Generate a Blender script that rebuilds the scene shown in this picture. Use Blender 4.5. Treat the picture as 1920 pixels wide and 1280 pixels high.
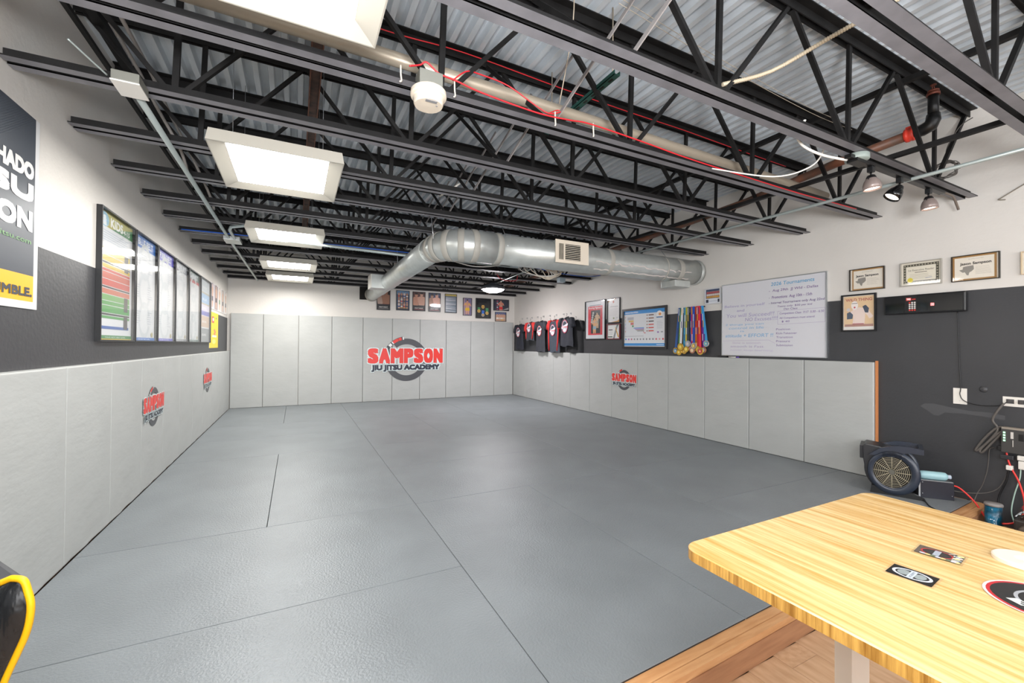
import bpy, bmesh, math, random
from mathutils import Vector, Matrix
random.seed(7)
PI = math.pi
scn = bpy.context.scene
for o in list(bpy.data.objects): bpy.data.objects.remove(o)
COL = scn.collection

# ------------------------------------------------------------------ camera, world, light, exposure
yaw, pitch, roll = 0.469, 0.0099, 0.0073
r0 = Vector((math.cos(yaw), -math.sin(yaw), 0)); f0 = Vector((math.sin(yaw), math.cos(yaw), 0)); z0 = Vector((0, 0, 1))
FW = f0*math.cos(pitch) + z0*math.sin(pitch); u1 = z0*math.cos(pitch) - f0*math.sin(pitch)
RT = r0*math.cos(roll) + u1*math.sin(roll); UP = u1*math.cos(roll) - r0*math.sin(roll)
cd = bpy.data.cameras.new('camera'); cam = bpy.data.objects.new('camera', cd); COL.objects.link(cam)
M = Matrix((RT, UP, -FW)).transposed().to_4x4(); M.translation = Vector((1.1052, 0, 1.2123))
cam.matrix_world = M
cd.sensor_width = 36; cd.lens = 797.8927/1920*36; cd.clip_start = 0.05; cd.clip_end = 100
scn.camera = cam
scn.view_settings.view_transform = 'Standard'
scn.view_settings.look = 'None'
scn.view_settings.gamma = 1
scn.view_settings.use_curve_mapping = False
scn.view_settings.exposure = 0.63
w = bpy.data.worlds.new('daylight'); scn.world = w; w.use_nodes = True
w.node_tree.nodes['Background'].inputs[0].default_value = (0.80, 0.88, 1.0, 1)
w.node_tree.nodes['Background'].inputs[1].default_value = 1.2

def area(name, loc, rot, sx, sy, power, col):
    l = bpy.data.lights.new(name, 'AREA'); l.shape = 'RECTANGLE'; l.size = sx; l.size_y = sy
    l.energy = power; l.color = col
    o = bpy.data.objects.new(name, l); COL.objects.link(o); o.location = loc; o.rotation_euler = rot
    return o
# added fill light, unseen behind the camera, standing in for window daylight
area('rear_fill', (3.0, -3.3, 1.75), (math.radians(97), 0, 0), 5.2, 2.5, 130, (1.0, 0.97, 0.95))
# second added fill light, out of view, aimed up to brighten the roof deck
area('ceiling_fill', (0.9, -0.9, 1.3), (math.radians(158), 0, math.radians(-50)), 0.8, 0.8, 185, (0.97, 0.98, 1.0))
PANEL_E = 23.0      # emission of the ceiling panels

# ------------------------------------------------------------------ materials
def lin(c):
    return tuple(((v/12.92) if v <= 0.04045 else ((v+0.055)/1.055)**2.4) for v in c)
def hx(s):
    return lin(tuple(int(s[i:i+2], 16)/255 for i in (0, 2, 4)))
MC = {}
def mat(name, col, rough=0.5, metal=0.0, noise=0.0, nscale=8.0, bump=0.0, bscale=60.0, coat=0.0, emit=0.0, spec=0.5, stretch=None, col2=None, coords='Object'):
    if name in MC: return MC[name]
    m = bpy.data.materials.new(name); m.use_nodes = True; nt = m.node_tree; b = nt.nodes['Principled BSDF']
    c = hx(col) if isinstance(col, str) else col
    b.inputs['Base Color'].default_value = (*c, 1)
    b.inputs['Roughness'].default_value = rough; b.inputs['Metallic'].default_value = metal
    b.inputs['Specular IOR Level'].default_value = spec
    if coat: b.inputs['Coat Weight'].default_value = coat; b.inputs['Coat Roughness'].default_value = 0.04
    if emit:
        b.inputs['Emission Color'].default_value = (*c, 1); b.inputs['Emission Strength'].default_value = emit
    if noise or bump:
        tc = nt.nodes.new('ShaderNodeTexCoord'); mp = nt.nodes.new('ShaderNodeMapping')
        nt.links.new(tc.outputs[coords], mp.inputs[0])
        if stretch: mp.inputs['Scale'].default_value = stretch
    if noise:
        n = nt.nodes.new('ShaderNodeTexNoise'); n.inputs['Scale'].default_value = nscale; n.inputs['Detail'].default_value = 5
        nt.links.new(mp.outputs[0], n.inputs['Vector'])
        rp = nt.nodes.new('ShaderNodeValToRGB'); rp.color_ramp.elements[0].position = 0.3; rp.color_ramp.elements[1].position = 0.7
        c2 = hx(col2) if col2 else tuple(v*(1-noise) for v in c)
        rp.color_ramp.elements[0].color = (*c2, 1)
        rp.color_ramp.elements[1].color = (*(tuple(min(1, v*(1+noise*0.4)) for v in c)), 1)
        nt.links.new(n.outputs['Fac'], rp.inputs[0]); nt.links.new(rp.outputs[0], b.inputs['Base Color'])
    if bump:
        n2 = nt.nodes.new('ShaderNodeTexNoise'); n2.inputs['Scale'].default_value = bscale; n2.inputs['Detail'].default_value = 3
        nt.links.new(mp.outputs[0], n2.inputs['Vector'])
        bp = nt.nodes.new('ShaderNodeBump'); bp.inputs['Strength'].default_value = bump; bp.inputs['Distance'].default_value = 0.01
        nt.links.new(n2.outputs['Fac'], bp.inputs['Height']); nt.links.new(bp.outputs[0], b.inputs['Normal'])
    MC[name] = m
    return m
def ink(c, glossy=0.35):
    return mat('ink_%s_%d' % (c, int(glossy*100)), c, rough=glossy)

white_paint = mat('white_wall_paint', 'd9d5cf', 0.42, noise=0.06, nscale=1.5, bump=0.15, bscale=30)
grey_paint = mat('charcoal_wall_paint', '3b3c3f', 0.42, noise=0.12, nscale=2.5, bump=0.12, bscale=45)
vinyl = mat('grey_pad_vinyl', 'b3b5b3', 0.5, noise=0.05, nscale=3, bump=0.25, bscale=9, stretch=(1, 1, 2.2))
matm = mat('grey_mat', '7e8488', 0.37, noise=0.13, nscale=2.2, bump=0.32, bscale=95)
black = mat('black_plastic', '17181a', 0.4)
blackm = mat('black_metal', '1b1b1c', 0.35, metal=0.3)
joistm = mat('black_joist_paint', '181717', 0.6, noise=0.4, nscale=9, col2='0e0d0d', spec=0.3)
chordm = mat('joist_underside_grey', '7a797e', 0.45, noise=0.25, nscale=7)
rust = mat('rusty_steel', '5d4438', 0.65, noise=0.6, nscale=14, col2='2f2928')
deckm = mat('galvanised_deck', 'dde3e8', 0.4, metal=0.35, noise=0.12, nscale=16, stretch=(1, 0.25, 1))
galv = mat('galvanised_duct', 'c9cdca', 0.36, metal=0.6, noise=0.12, nscale=9)
ductape = mat('duct_sealant', 'a5a29a', 0.55)
conduitm = mat('galvanised_conduit', 'aab4b2', 0.4, metal=0.4)
whiteplastic = mat('white_plastic', 'e4e1da', 0.45)
cream = mat('cream_plastic', 'e2d6c4', 0.45)
ledframe = mat('light_frame_paint', 'b7b3a8', 0.4)
alum = mat('aluminium', 'b9bcbf', 0.3, metal=0.8)
wood_curb = mat('curb_wood', 'cc9e70', 0.5, noise=0.15, nscale=5, stretch=(1, 9, 9), bump=0.1, bscale=30, col2='b98555')
wood_fascia = mat('fascia_wood', 'a67a58', 0.5, noise=0.15, nscale=5, stretch=(1, 9, 9), col2='93684a')
redwire = mat('red_insulation', 'd3202b', 0.4)
greywire = mat('grey_insulation', '57534f', 0.5)
tanpipe = mat('tan_pipe', 'a89c8b', 0.4, metal=0.3)
greenstrut = mat('green_strut', '1f4a42', 0.5)
brown_pipe = mat('sprinkler_pipe', '4b4038', 0.5, noise=0.5, nscale=10, col2='7a4a34')

# glass panes
def glassmat():
    m = bpy.data.materials.new('picture_glass'); m.use_nodes = True; nt = m.node_tree
    for n in list(nt.nodes): nt.nodes.remove(n)
    out = nt.nodes.new('ShaderNodeOutputMaterial'); mix = nt.nodes.new('ShaderNodeMixShader')
    tr = nt.nodes.new('ShaderNodeBsdfTransparent'); gl = nt.nodes.new('ShaderNodeBsdfGlossy'); gl.inputs['Roughness'].default_value = 0.04
    fr = nt.nodes.new('ShaderNodeFresnel'); fr.inputs[0].default_value = 1.5
    ge = nt.nodes.new('ShaderNodeNewGeometry'); iv = nt.nodes.new('ShaderNodeMath'); iv.operation = 'SUBTRACT'; iv.inputs[0].default_value = 1
    mu = nt.nodes.new('ShaderNodeMath'); mu.operation = 'MULTIPLY'; nt.links.new(ge.outputs['Backfacing'], iv.inputs[1]); nt.links.new(iv.outputs[0], mu.inputs[0]); nt.links.new(fr.outputs[0], mu.inputs[1])
    nt.links.new(mu.outputs[0], mix.inputs[0]); nt.links.new(tr.outputs[0], mix.inputs[1]); nt.links.new(gl.outputs[0], mix.inputs[2])
    nt.links.new(mix.outputs[0], out.inputs[0]); return m
glass = glassmat()
def emitmat(name, col, s):
    m = bpy.data.materials.new(name); m.use_nodes = True; nt = m.node_tree
    b = nt.nodes['Principled BSDF']; b.inputs['Base Color'].default_value = (0.8, 0.8, 0.8, 1)
    b.inputs['Emission Color'].default_value = (*col, 1); b.inputs['Emission Strength'].default_value = s
    return m
lens_m = emitmat('panel_diffuser', (1.0, 0.975, 0.93), PANEL_E)
round_m = emitmat('round_diffuser', (1.0, 0.95, 0.97), 85)
bulb_m = emitmat('spot_bulb', (1.0, 0.82, 0.66), 14)
led_red = emitmat('red_led_digits', (1.0, 0.05, 0.05), 3)
led_green = emitmat('green_led', (0.03, 0.8, 0.25), 0.7)

# bamboo
def bamboo(name, edge):
    m = bpy.data.materials.new(name); m.use_nodes = True; nt = m.node_tree; b = nt.nodes['Principled BSDF']
    b.inputs['Roughness'].default_value = 0.34
    tc = nt.nodes.new('ShaderNodeTexCoord'); mp = nt.nodes.new('ShaderNodeMapping')
    nt.links.new(tc.outputs['Object'], mp.inputs[0])
    mp.inputs['Scale'].default_value = (3, 75, 3) if edge else (60, 2.2, 1)
    n = nt.nodes.new('ShaderNodeTexNoise'); n.inputs['Scale'].default_value = 1.0; n.inputs['Detail'].default_value = 6; n.inputs['Roughness'].default_value = 0.65
    nt.links.new(mp.outputs[0], n.inputs['Vector'])
    rp = nt.nodes.new('ShaderNodeValToRGB'); e = rp.color_ramp.elements
    if edge:
        e[0].position = 0.36; e[0].color = (*hx('8f6224'), 1); e[1].position = 0.62; e[1].color = (*hx('d3a656'), 1)
    else:
        e[0].position = 0.36; e[0].color = (*hx('c3954f'), 1); e[1].position = 0.62; e[1].color = (*hx('dfc28d'), 1)
    nt.links.new(n.outputs['Fac'], rp.inputs[0]); nt.links.new(rp.outputs[0], b.inputs['Base Color'])
    return m
bamboo_top = bamboo('bamboo_top', False); bamboo_edge = bamboo('bamboo_edge', True)
def plankmat():
    m = mat('oak_plank', 'cba887', 0.5, noise=0.12, nscale=4, stretch=(8, 1, 1), col2='b9936f')
    return m
plankm = plankmat()
# wrinkled vinyl for the shield
wrink = mat('wrinkled_black_vinyl', '222426', 0.25, noise=0.5, nscale=5, bump=0.9, bscale=9, stretch=(3, 3, 1), col2='101112')
yellow = mat('yellow_piping', 'f2b705', 0.5)

# ------------------------------------------------------------------ mesh helpers
class MB:
    def __init__(s): s.v = []; s.f = []; s.m = []; s.sm = []
    def add(s, vs, fs, mi=0, smooth=False):
        b = len(s.v); s.v += [tuple(v) for v in vs]
        for f in fs: s.f.append([b+i for i in f]); s.m.append(mi); s.sm.append(smooth)
        return s
    def box(s, x0, y0, z0, x1, y1, z1, mi=0):
        x0, x1 = sorted((x0, x1)); y0, y1 = sorted((y0, y1)); z0, z1 = sorted((z0, z1))
        vs = [(x0,y0,z0),(x1,y0,z0),(x1,y1,z0),(x0,y1,z0),(x0,y0,z1),(x1,y0,z1),(x1,y1,z1),(x0,y1,z1)]
        return s.add(vs, [(0,3,2,1),(4,5,6,7),(0,1,5,4),(1,2,6,5),(2,3,7,6),(3,0,4,7)], mi)
    def bar(s, a, b, wx, wy, mi=0, up=(0,0,1)):
        a = Vector(a); b = Vector(b); d = (b-a).normalized(); u = Vector(up)
        if abs(d.dot(u)) > 0.99: u = Vector((1,0,0))
        p = d.cross(u).normalized()*wx/2; q = p.cross(d).normalized()*wy/2
        vs = [a-p-q, a+p-q, a+p+q, a-p+q, b-p-q, b+p-q, b+p+q, b-p+q]
        return s.add(vs, [(0,3,2,1),(4,5,6,7),(0,1,5,4),(1,2,6,5),(2,3,7,6),(3,0,4,7)], mi)
    def tube(s, pts, r, n=8, mi=0, closed=False, cap=True):
        P = [Vector(p) for p in pts]; N = len(P); rs = r if isinstance(r, (list, tuple)) else [r]*N
        vs = []; up = None
        for i in range(N):
            a = P[(i-1) % N] if (closed or i > 0) else P[i]; b = P[(i+1) % N] if (closed or i < N-1) else P[i]
            d = (b-a).normalized()
            if up is None:
                up = Vector((0,0,1)) if abs(d.z) < 0.9 else Vector((1,0,0))
            x = d.cross(up)
            if x.length < 1e-5: x = d.cross(Vector((0.3,0.9,0.2)))
            x.normalize(); y = x.cross(d).normalized(); up = y
            for k in range(n):
                t = 2*PI*k/n; vs.append(P[i] + x*math.cos(t)*rs[i] + y*math.sin(t)*rs[i])
        fs = []
        for i in range(N if closed else N-1):
            j = (i+1) % N
            for k in range(n): fs.append((i*n+k, i*n+(k+1)%n, j*n+(k+1)%n, j*n+k))
        s.add(vs, fs, mi, True)
        if cap and not closed:
            b = len(s.v)-N*n
            s.f.append([b+k for k in range(n)][::-1]); s.m.append(mi); s.sm.append(False)
            s.f.append([b+(N-1)*n+k for k in range(n)]); s.m.append(mi); s.sm.append(False)
        return s
    def cyl(s, a, b, r, n=16, mi=0, r2=None): return s.tube([a, b], [r, r if r2 is None else r2], n, mi)
    def lathe(s, prof, c=(0,0,0), axis=(0,0,1), n=24, mi=0, smooth=True):
        ax = Vector(axis).normalized(); t = Vector((1,0,0)) if abs(ax.x) < 0.9 else Vector((0,1,0))
        x = ax.cross(t).normalized(); y = ax.cross(x); c = Vector(c); vs = []
        for rr, h in prof:
            for k in range(n):
                a = 2*PI*k/n; vs.append(c + ax*h + (x*math.cos(a)+y*math.sin(a))*rr)
        fs = [(i*n+k, i*n+(k+1)%n, (i+1)*n+(k+1)%n, (i+1)*n+k) for i in range(len(prof)-1) for k in range(n)]
        return s.add(vs, fs, mi, smooth)
    def prism(s, pts, y0, y1, mi=0):      # polygon in x,z extruded in y
        n = len(pts); vs = [(x, y0, z) for x, z in pts] + [(x, y1, z) for x, z in pts]
        return s.add(vs, [tuple(range(n)), tuple(range(2*n-1, n-1, -1))] + [(i, i+n, (i+1)%n+n, (i+1)%n) for i in range(n)], mi)
    def prismz(s, pts, a, b, mi=0):       # polygon in x,y extruded in z
        n = len(pts); vs = [(x, y, a) for x, y in pts] + [(x, y, b) for x, y in pts]
        return s.add(vs, [tuple(range(n-1, -1, -1)), tuple(range(n, 2*n))] + [(i, (i+1)%n, (i+1)%n+n, i+n) for i in range(n)], mi)
    def mesh(s, name, mats):
        me = bpy.data.meshes.new(name); me.from_pydata(s.v, [], s.f)
        for m in (mats if isinstance(mats, (list, tuple)) else [mats]): me.materials.append(m)
        me.polygons.foreach_set('material_index', s.m); me.polygons.foreach_set('use_smooth', s.sm)
        me.update(); return me
    def build(s, name, mats, parent=None, loc=(0,0,0), rz=0, bevel=0, fix=True):
        me = s.mesh(name, mats)
        if fix or bevel:
            bm = bmesh.new(); bm.from_mesh(me)
            if bevel:
                es = [e for e in bm.edges if len(e.link_faces) == 2 and e.calc_face_angle(0) > 0.9]
                bmesh.ops.bevel(bm, geom=es, offset=bevel, segments=2, profile=0.6, affect='EDGES')
            bmesh.ops.recalc_face_normals(bm, faces=bm.faces); bm.to_mesh(me); bm.free()
        return link(name, me, parent, loc, rz)
def link(name, me, parent=None, loc=(0,0,0), rz=0):
    o = bpy.data.objects.new(name, me); COL.objects.link(o); o.location = loc; o.rotation_euler = (0, 0, rz)
    if parent: o.parent = parent
    return o
def tag(o, label, cat, group=None):
    o['label'] = label; o['category'] = cat
    if group: o['group'] = group
    return o
def thing(name, label, cat, loc=(0,0,0), rz=0, group=None):
    o = bpy.data.objects.new(name, None); COL.objects.link(o); o.location = loc; o.rotation_euler = (0, 0, rz); o.empty_display_size = 0.05
    return tag(o, label, cat, group)
def struct(o): o['kind'] = 'structure'; return o
def copy_tree(o, parent=None):
    c = o.copy(); COL.objects.link(c)
    if parent: c.parent = parent
    for ch in list(o.children): copy_tree(ch, c)
    return c
def smoothpts(pts, k=6):
    P = [Vector(p) for p in pts]; out = []
    for i in range(len(P)-1):
        a = P[max(i-1,0)]; b = P[i]; c = P[i+1]; d = P[min(i+2, len(P)-1)]
        for j in range(k):
            t = j/k
            out.append(0.5*((2*b)+(c-a)*t+(2*a-5*b+4*c-d)*t*t+(3*b-a-3*c+d)*t**3))
    out.append(P[-1]); return out
def ordn(i): return ['first','second','third','fourth','fifth','sixth','seventh','eighth','ninth','tenth','eleventh','twelfth','thirteenth','fourteenth','fifteenth','sixteenth','seventeenth'][i]
WALL = {'back': (9.506, 0.0), 'right': (5.98, -PI/2), 'left': (-0.05, PI/2)}
def on_wall(wall, u, z, off=0.0):   # world point of a spot on a wall, off = distance proud of it
    if wall == 'back': return (u, 9.506-off, z)
    if wall == 'right': return (5.98-off, u, z)
    return (-0.05+off, u, z)

# ------------------------------------------------------------------ flat prints (posters, lettering)
_tc = {}
def glyphs(s, bold=0.0):
    key = (s, bold)
    if key not in _tc:
        cu = bpy.data.curves.new('t', 'FONT'); cu.body = s; cu.offset = bold; cu.resolution_u = 3
        o = bpy.data.objects.new('t', cu); COL.objects.link(o)
        dg = bpy.context.evaluated_depsgraph_get(); me = bpy.data.meshes.new_from_object(o.evaluated_get(dg))
        v = [(a.co.x, a.co.y) for a in me.vertices]; f = [tuple(p.vertices) for p in me.polygons]
        bpy.data.objects.remove(o); bpy.data.curves.remove(cu); bpy.data.meshes.remove(me)
        xs = [a[0] for a in v] or [0]; ys = [a[1] for a in v] or [0]
        _tc[key] = (v, f, min(xs), max(xs), min(ys), max(ys))
    return _tc[key]
class Pr:
    """flat artwork in x (right) and z (up); every layer a hair nearer the viewer (-y)"""
    def __init__(s, step=0.00006, base=0.0): s.clip = None; s.mb = MB(); s.mats = []; s.y = base; s.st = step
    def mi(s, c):
        m = ink(c) if isinstance(c, str) else c
        if m not in s.mats: s.mats.append(m)
        s.y -= s.st
        return s.mats.index(m)
    def poly(s, pts, c):
        if s.clip:
            for ax, lim, sg in ((0, 0, 1), (0, s.clip[0], -1), (1, 0, 1), (1, s.clip[1], -1)):
                out = []
                for k in range(len(pts)):
                    a_, b_ = pts[k-1], pts[k]; da = (a_[ax]-lim)*sg; db = (b_[ax]-lim)*sg
                    if (da >= 0) != (db >= 0): t_ = da/(da-db); out.append((a_[0]+(b_[0]-a_[0])*t_, a_[1]+(b_[1]-a_[1])*t_))
                    if db >= 0: out.append(b_)
                pts = out
                if len(pts) < 3: return s
        i = s.mi(c); a = sum(pts[k][0]*pts[(k+1)%len(pts)][1]-pts[(k+1)%len(pts)][0]*pts[k][1] for k in range(len(pts)))
        if a < 0: pts = pts[::-1]
        s.mb.add([(x, s.y, z) for x, z in pts], [tuple(range(len(pts)))], i); return s
    def rect(s, x0, z0, x1, z1, c): return s.poly([(x0,z0),(x1,z0),(x1,z1),(x0,z1)], c)
    def ell(s, cx, cz, rx, rz, c, n=16): return s.poly([(cx+rx*math.cos(2*PI*k/n), cz+rz*math.sin(2*PI*k/n)) for k in range(n)], c)
    def line(s, x0, z0, x1, z1, w, c):
        d = Vector((x1-x0, z1-z0)); n = Vector((-d.y, d.x)).normalized()*w/2
        return s.poly([(x0+n.x,z0+n.y),(x0-n.x,z0-n.y),(x1-n.x,z1-n.y),(x1+n.x,z1+n.y)], c)
    def ring(s, cx, cz, r0_, r1_, a0, a1, c, n=40, ky=1.0):
        i = s.mi(c); vs = []
        for k in range(n+1):
            t = a0+(a1-a0)*k/n
            vs += [(cx+r0_*math.cos(t), s.y, cz+ky*r0_*math.sin(t)), (cx+r1_*math.cos(t), s.y, cz+ky*r1_*math.sin(t))]
        s.mb.add(vs, [(2*k, 2*k+1, 2*k+3, 2*k+2) for k in range(n)], i); return s
    def txt(s, t, x0, z0, x1, z1, c, bold=0.0, shear=0.0):
        v, f, a, b, d, e = glyphs(t); q = bold*(z1-z0)*1.6; x0 += q; x1 -= q; z0 += q; z1 -= q
        sx = (x1-x0)/max(b-a, 1e-6); sz = (z1-z0)/max(e-d, 1e-6); n_ = 1 if bold <= 0 else (4 if bold < 0.03 else 10)
        for k in range(n_):
            i = s.mi(c) if (k == 0) else s.mats.index(ink(c) if isinstance(c, str) else c)
            if k: s.y -= s.st*0.02
            ox, oz = ((0, 0) if n_ == 1 else [(-q,-q),(q,-q),(q,q),(-q,q),(0,-q),(0,q),(-q,0),(q,0),(q/2,q),(-q/2,-q)][k])
            s.mb.add([(x0+ox+(x-a)*sx+shear*(y-d)*sz, s.y, z0+oz+(y-d)*sz) for x, y in v], f, i)
        return s
    def txt_h(s, t, x0, z0, h, c, bold=0.0, k=1.0):     # keep aspect, height h
        v, f, a, b, d, e = glyphs(t, bold); w_ = (b-a)/0.7*h*k
        return s.txt(t, x0, z0, x0+w_, z0+h*(e-d)/0.7, c, bold)
    def build(s, name, parent, loc=(0,0,0), rz=0): return s.mb.build(name, s.mats, parent, loc, rz, fix=False)

# ------------------------------------------------------------------ the shell
LX, RX, BY, TZ, FY, LZ = -0.05, 5.98, 9.506, 3.2, -3.4, -0.135
GL = 1.69     # top of the dark grey paint
def wall(name, x0, y0, x1, y1, dark):
    m = MB(); z_lo = LZ-0.1
    if dark:
        m.box(x0, y0, z_lo, x1, y1, GL, 1); m.box(x0, y0, GL, x1, y1, TZ+0.1, 0)
    else: m.box(x0, y0, z_lo, x1, y1, TZ+0.1, 0)
    return struct(m.build(name, [white_paint, grey_paint], fix=False))
wall('wall_left', LX-0.2, FY, LX, BY+0.2, True)
wall('wall_right', RX, FY, RX+0.2, BY+0.2, True)
wall('wall_back', LX, BY, RX, BY+0.2, False)
# unseen wall behind the camera, its opening added to let fill light in
m = MB(); m.box(LX, FY-0.2, LZ, RX, FY, 0.4); m.box(LX, FY-0.2, 3.0, RX, FY, TZ+0.1); m.box(LX, FY-0.2, 0.4, 0.3, FY, 3.0); m.box(5.7, FY-0.2, 0.4, RX, FY, 3.0)
struct(m.build('wall_front', white_paint, fix=False))
m = MB()
for x in (0.3, 2.1, 3.9, 5.64): m.box(x, FY-0.12, 0.4, x+0.06, FY-0.06, 3.0)
m.box(0.3, FY-0.12, 0.4, 5.7, FY-0.06, 0.46); m.box(0.3, FY-0.12, 2.94, 5.7, FY-0.06, 3.0)
struct(m.build('added_window_1', alum))  # unseen window frame, added with the fill-light opening
# lower floor
SL = 0.047
def edge(x): return 1.20+SL*(x-2.155)
struct(MB().box(LX, FY, LZ-0.1, RX, 1.3, LZ-0.012).build('floor', mat('subfloor', '8a6a4c', 0.6)))
fl = bpy.data.objects['floor']
pm = MB().box(0.001, 0.001, -0.012, 0.179, 0.799, 0).mesh('plank', plankm)
n = 0
for i in range(18):
    off = (i*0.31) % 0.8
    for j in range(5):
        x = 1.72+i*0.18; y = -1.9+off+j*0.8
        if y > 1.13 or x > 4.8: continue
        y1 = min(y+0.8, edge(x)-0.082)
        p = link('plank', pm, fl, (x, y, LZ)); p.scale = (1, (y1-y)/0.8, 1)
# roof deck: trapezoidal ribs that run along y
P = 0.0955; m = MB(); prof = []
x = LX
while x < RX:
    for dx, h in ((0, 0), (0.034, 0), (0.042, 0.054), (0.086, 0.054), (P-0.0005, 0)): prof.append((min(x+dx, RX), 3.155+h))
    x += P
N = len(prof)
vs = [(a, FY, h) for a, h in prof] + [(a, BY, h) for a, h in prof]
m.add(vs, [(i, i+1, i+1+N, i+N) for i in range(N-1)])
m.box(LX, FY, 3.212, RX, BY+0.2, 3.27)
struct(m.build('ceiling', deckm, fix=False))
# platform under the mats, wooden kerb along its edge
def strip(name, off0, off1, zt, zb, mt, x0=LX+0.004, x1=RX-0.004):
    m = MB(); m.prismz([(x0, edge(x0)-off0), (x1, edge(x1)-off0), (x1, edge(x1)-off1), (x0, edge(x0)-off1)], zb, zt)
    return m.build(name, mt)
k = thing('mat_platform', 'wooden raised platform edge running along the front of the grey mats', 'platform', (0,0,0))
for nm, a, b, zt, zb, mt in (('deck_board', 0.046, -0.02, -0.008, -0.04, wood_curb), ('deck_board', 0.082, 0.0475, -0.011, -0.04, wood_curb), ('fascia_board', 0.086, 0.056, -0.0405, LZ, wood_fascia)):
    o = strip(nm, a, b, zt, zb, mt); o.parent = k
m = MB(); m.prismz([(LX+.004, edge(LX)-0.05), (RX-.004, edge(RX)-0.05), (RX-.004, BY-.004), (LX+.004, BY-.004)], LZ, -0.041); o = m.build('platform_base', wood_fascia); o.parent = k
m = MB(); m.prismz([(5.932, 1.42), (RX-.004, 1.42), (RX-.004, 2.0), (5.932, 2.0)], -0.041, -0.01); m.build('deck_board', wood_curb, k)

# ------------------------------------------------------------------ floor mats
def fmat(x0, y0, x1, y1, ear=False):
    g = 0.0018; m = MB()
    if ear: pts = [(x0+g, edge(x0)), (x1-g, edge(x1)), (x1-g, y1-g), (x0+g, y1-g)]
    else: pts = [(x0+g, y0+g), (x1-g, y0+g), (x1-g, y1-g), (x0+g, y1-g)]
    cx = (x0+x1)/2; cy = (y0+y1)/2
    m.prismz([(a-cx, b-cy) for a, b in pts], -0.04, 0)
    m.m[-4:] = [1, 0, 0, 0] if ear else [0]*4
    return m.build('floor_mat', [matm, mat('mat_edge', '1f2123', 0.6)], None, (cx, cy, 0), bevel=0.0022)
A, B_, C_, D_, E_ = 0.944, 1.93, 2.916, 3.924, 4.95
mats_ = [(0, 0, B_, 2.22, 1, 'front left, beside the first left wall pads'),
 (0, 2.22, B_, 3.255, 0, 'lying across the left side, second row from the front'),
 (0, 3.255, A, 5.34, 0, 'lengthwise along the left wall, third row from the front'),
 (A, 3.255, B_, 5.34, 0, 'lengthwise, right beside the lengthwise mat at the left wall'),
 (0, 5.34, B_, 6.37, 0, 'crosswise at the left wall, below the nearer-to-back small logo pad'),
 (0, 6.37, B_, 7.4, 0, 'crosswise at the left wall, one row before the back-left corner mats'),
 (0, 7.4, A, 9.456, 0, 'in the back left corner of the room'),
 (A, 7.4, B_, 9.456, 0, 'at the back wall, right beside the back left corner mat'),
 (B_, 0, C_, 3.24, 1, 'lengthwise front centre, ending at the wooden edge'),
 (C_, 0, D_, 3.24, 1, 'lengthwise front, partly behind the desk corner'),
 (B_, 3.24, D_, 4.305, 0, 'crosswise mid floor, nearest of the centre mats'),
 (B_, 4.305, D_, 5.345, 0, 'crosswise in the middle of the floor, between two long dark seams'),
 (B_, 5.345, C_, 7.4, 0, 'lengthwise worn dark mat in the far centre of the floor'),
 (C_, 5.345, D_, 7.4, 0, 'lengthwise in the far centre, right of the worn dark mat'),
 (B_, 7.4, D_, 8.43, 0, 'crosswise in the far centre, one row before the back wall'),
 (B_, 8.43, D_, 9.456, 0, 'crosswise directly below the large wall logo'),
 (D_, 0, 5.932, 2.30, 1, 'front right, under the black blower fan'),
 (D_, 2.30, 5.932, 3.29, 0, 'crosswise at the right wall, second from the blower fan'),
 (D_, 3.29, E_, 5.4, 0, 'lengthwise right of centre, between centre mats and right wall mat'),
 (E_, 3.29, 5.932, 5.4, 0, 'lengthwise along the right wall pads in the middle'),
 (D_, 5.4, 5.932, 6.41, 0, 'crosswise at the right wall below the small right wall logo'),
 (D_, 6.41, 5.932, 7.42, 0, 'crosswise at the right wall below the hanging shirts'),
 (D_, 7.42, E_, 9.456, 0, 'lengthwise at the back wall, beside the back right corner mat'),
 (E_, 7.42, 5.932, 9.456, 0, 'in the back right corner of the room')]
for x0, y0_, x1, y1, e, lab in mats_:
    tag(fmat(x0, y0_, x1, y1, bool(e)), 'grey textured floor mat ' + lab, 'mat', 'grey floor mats')

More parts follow.
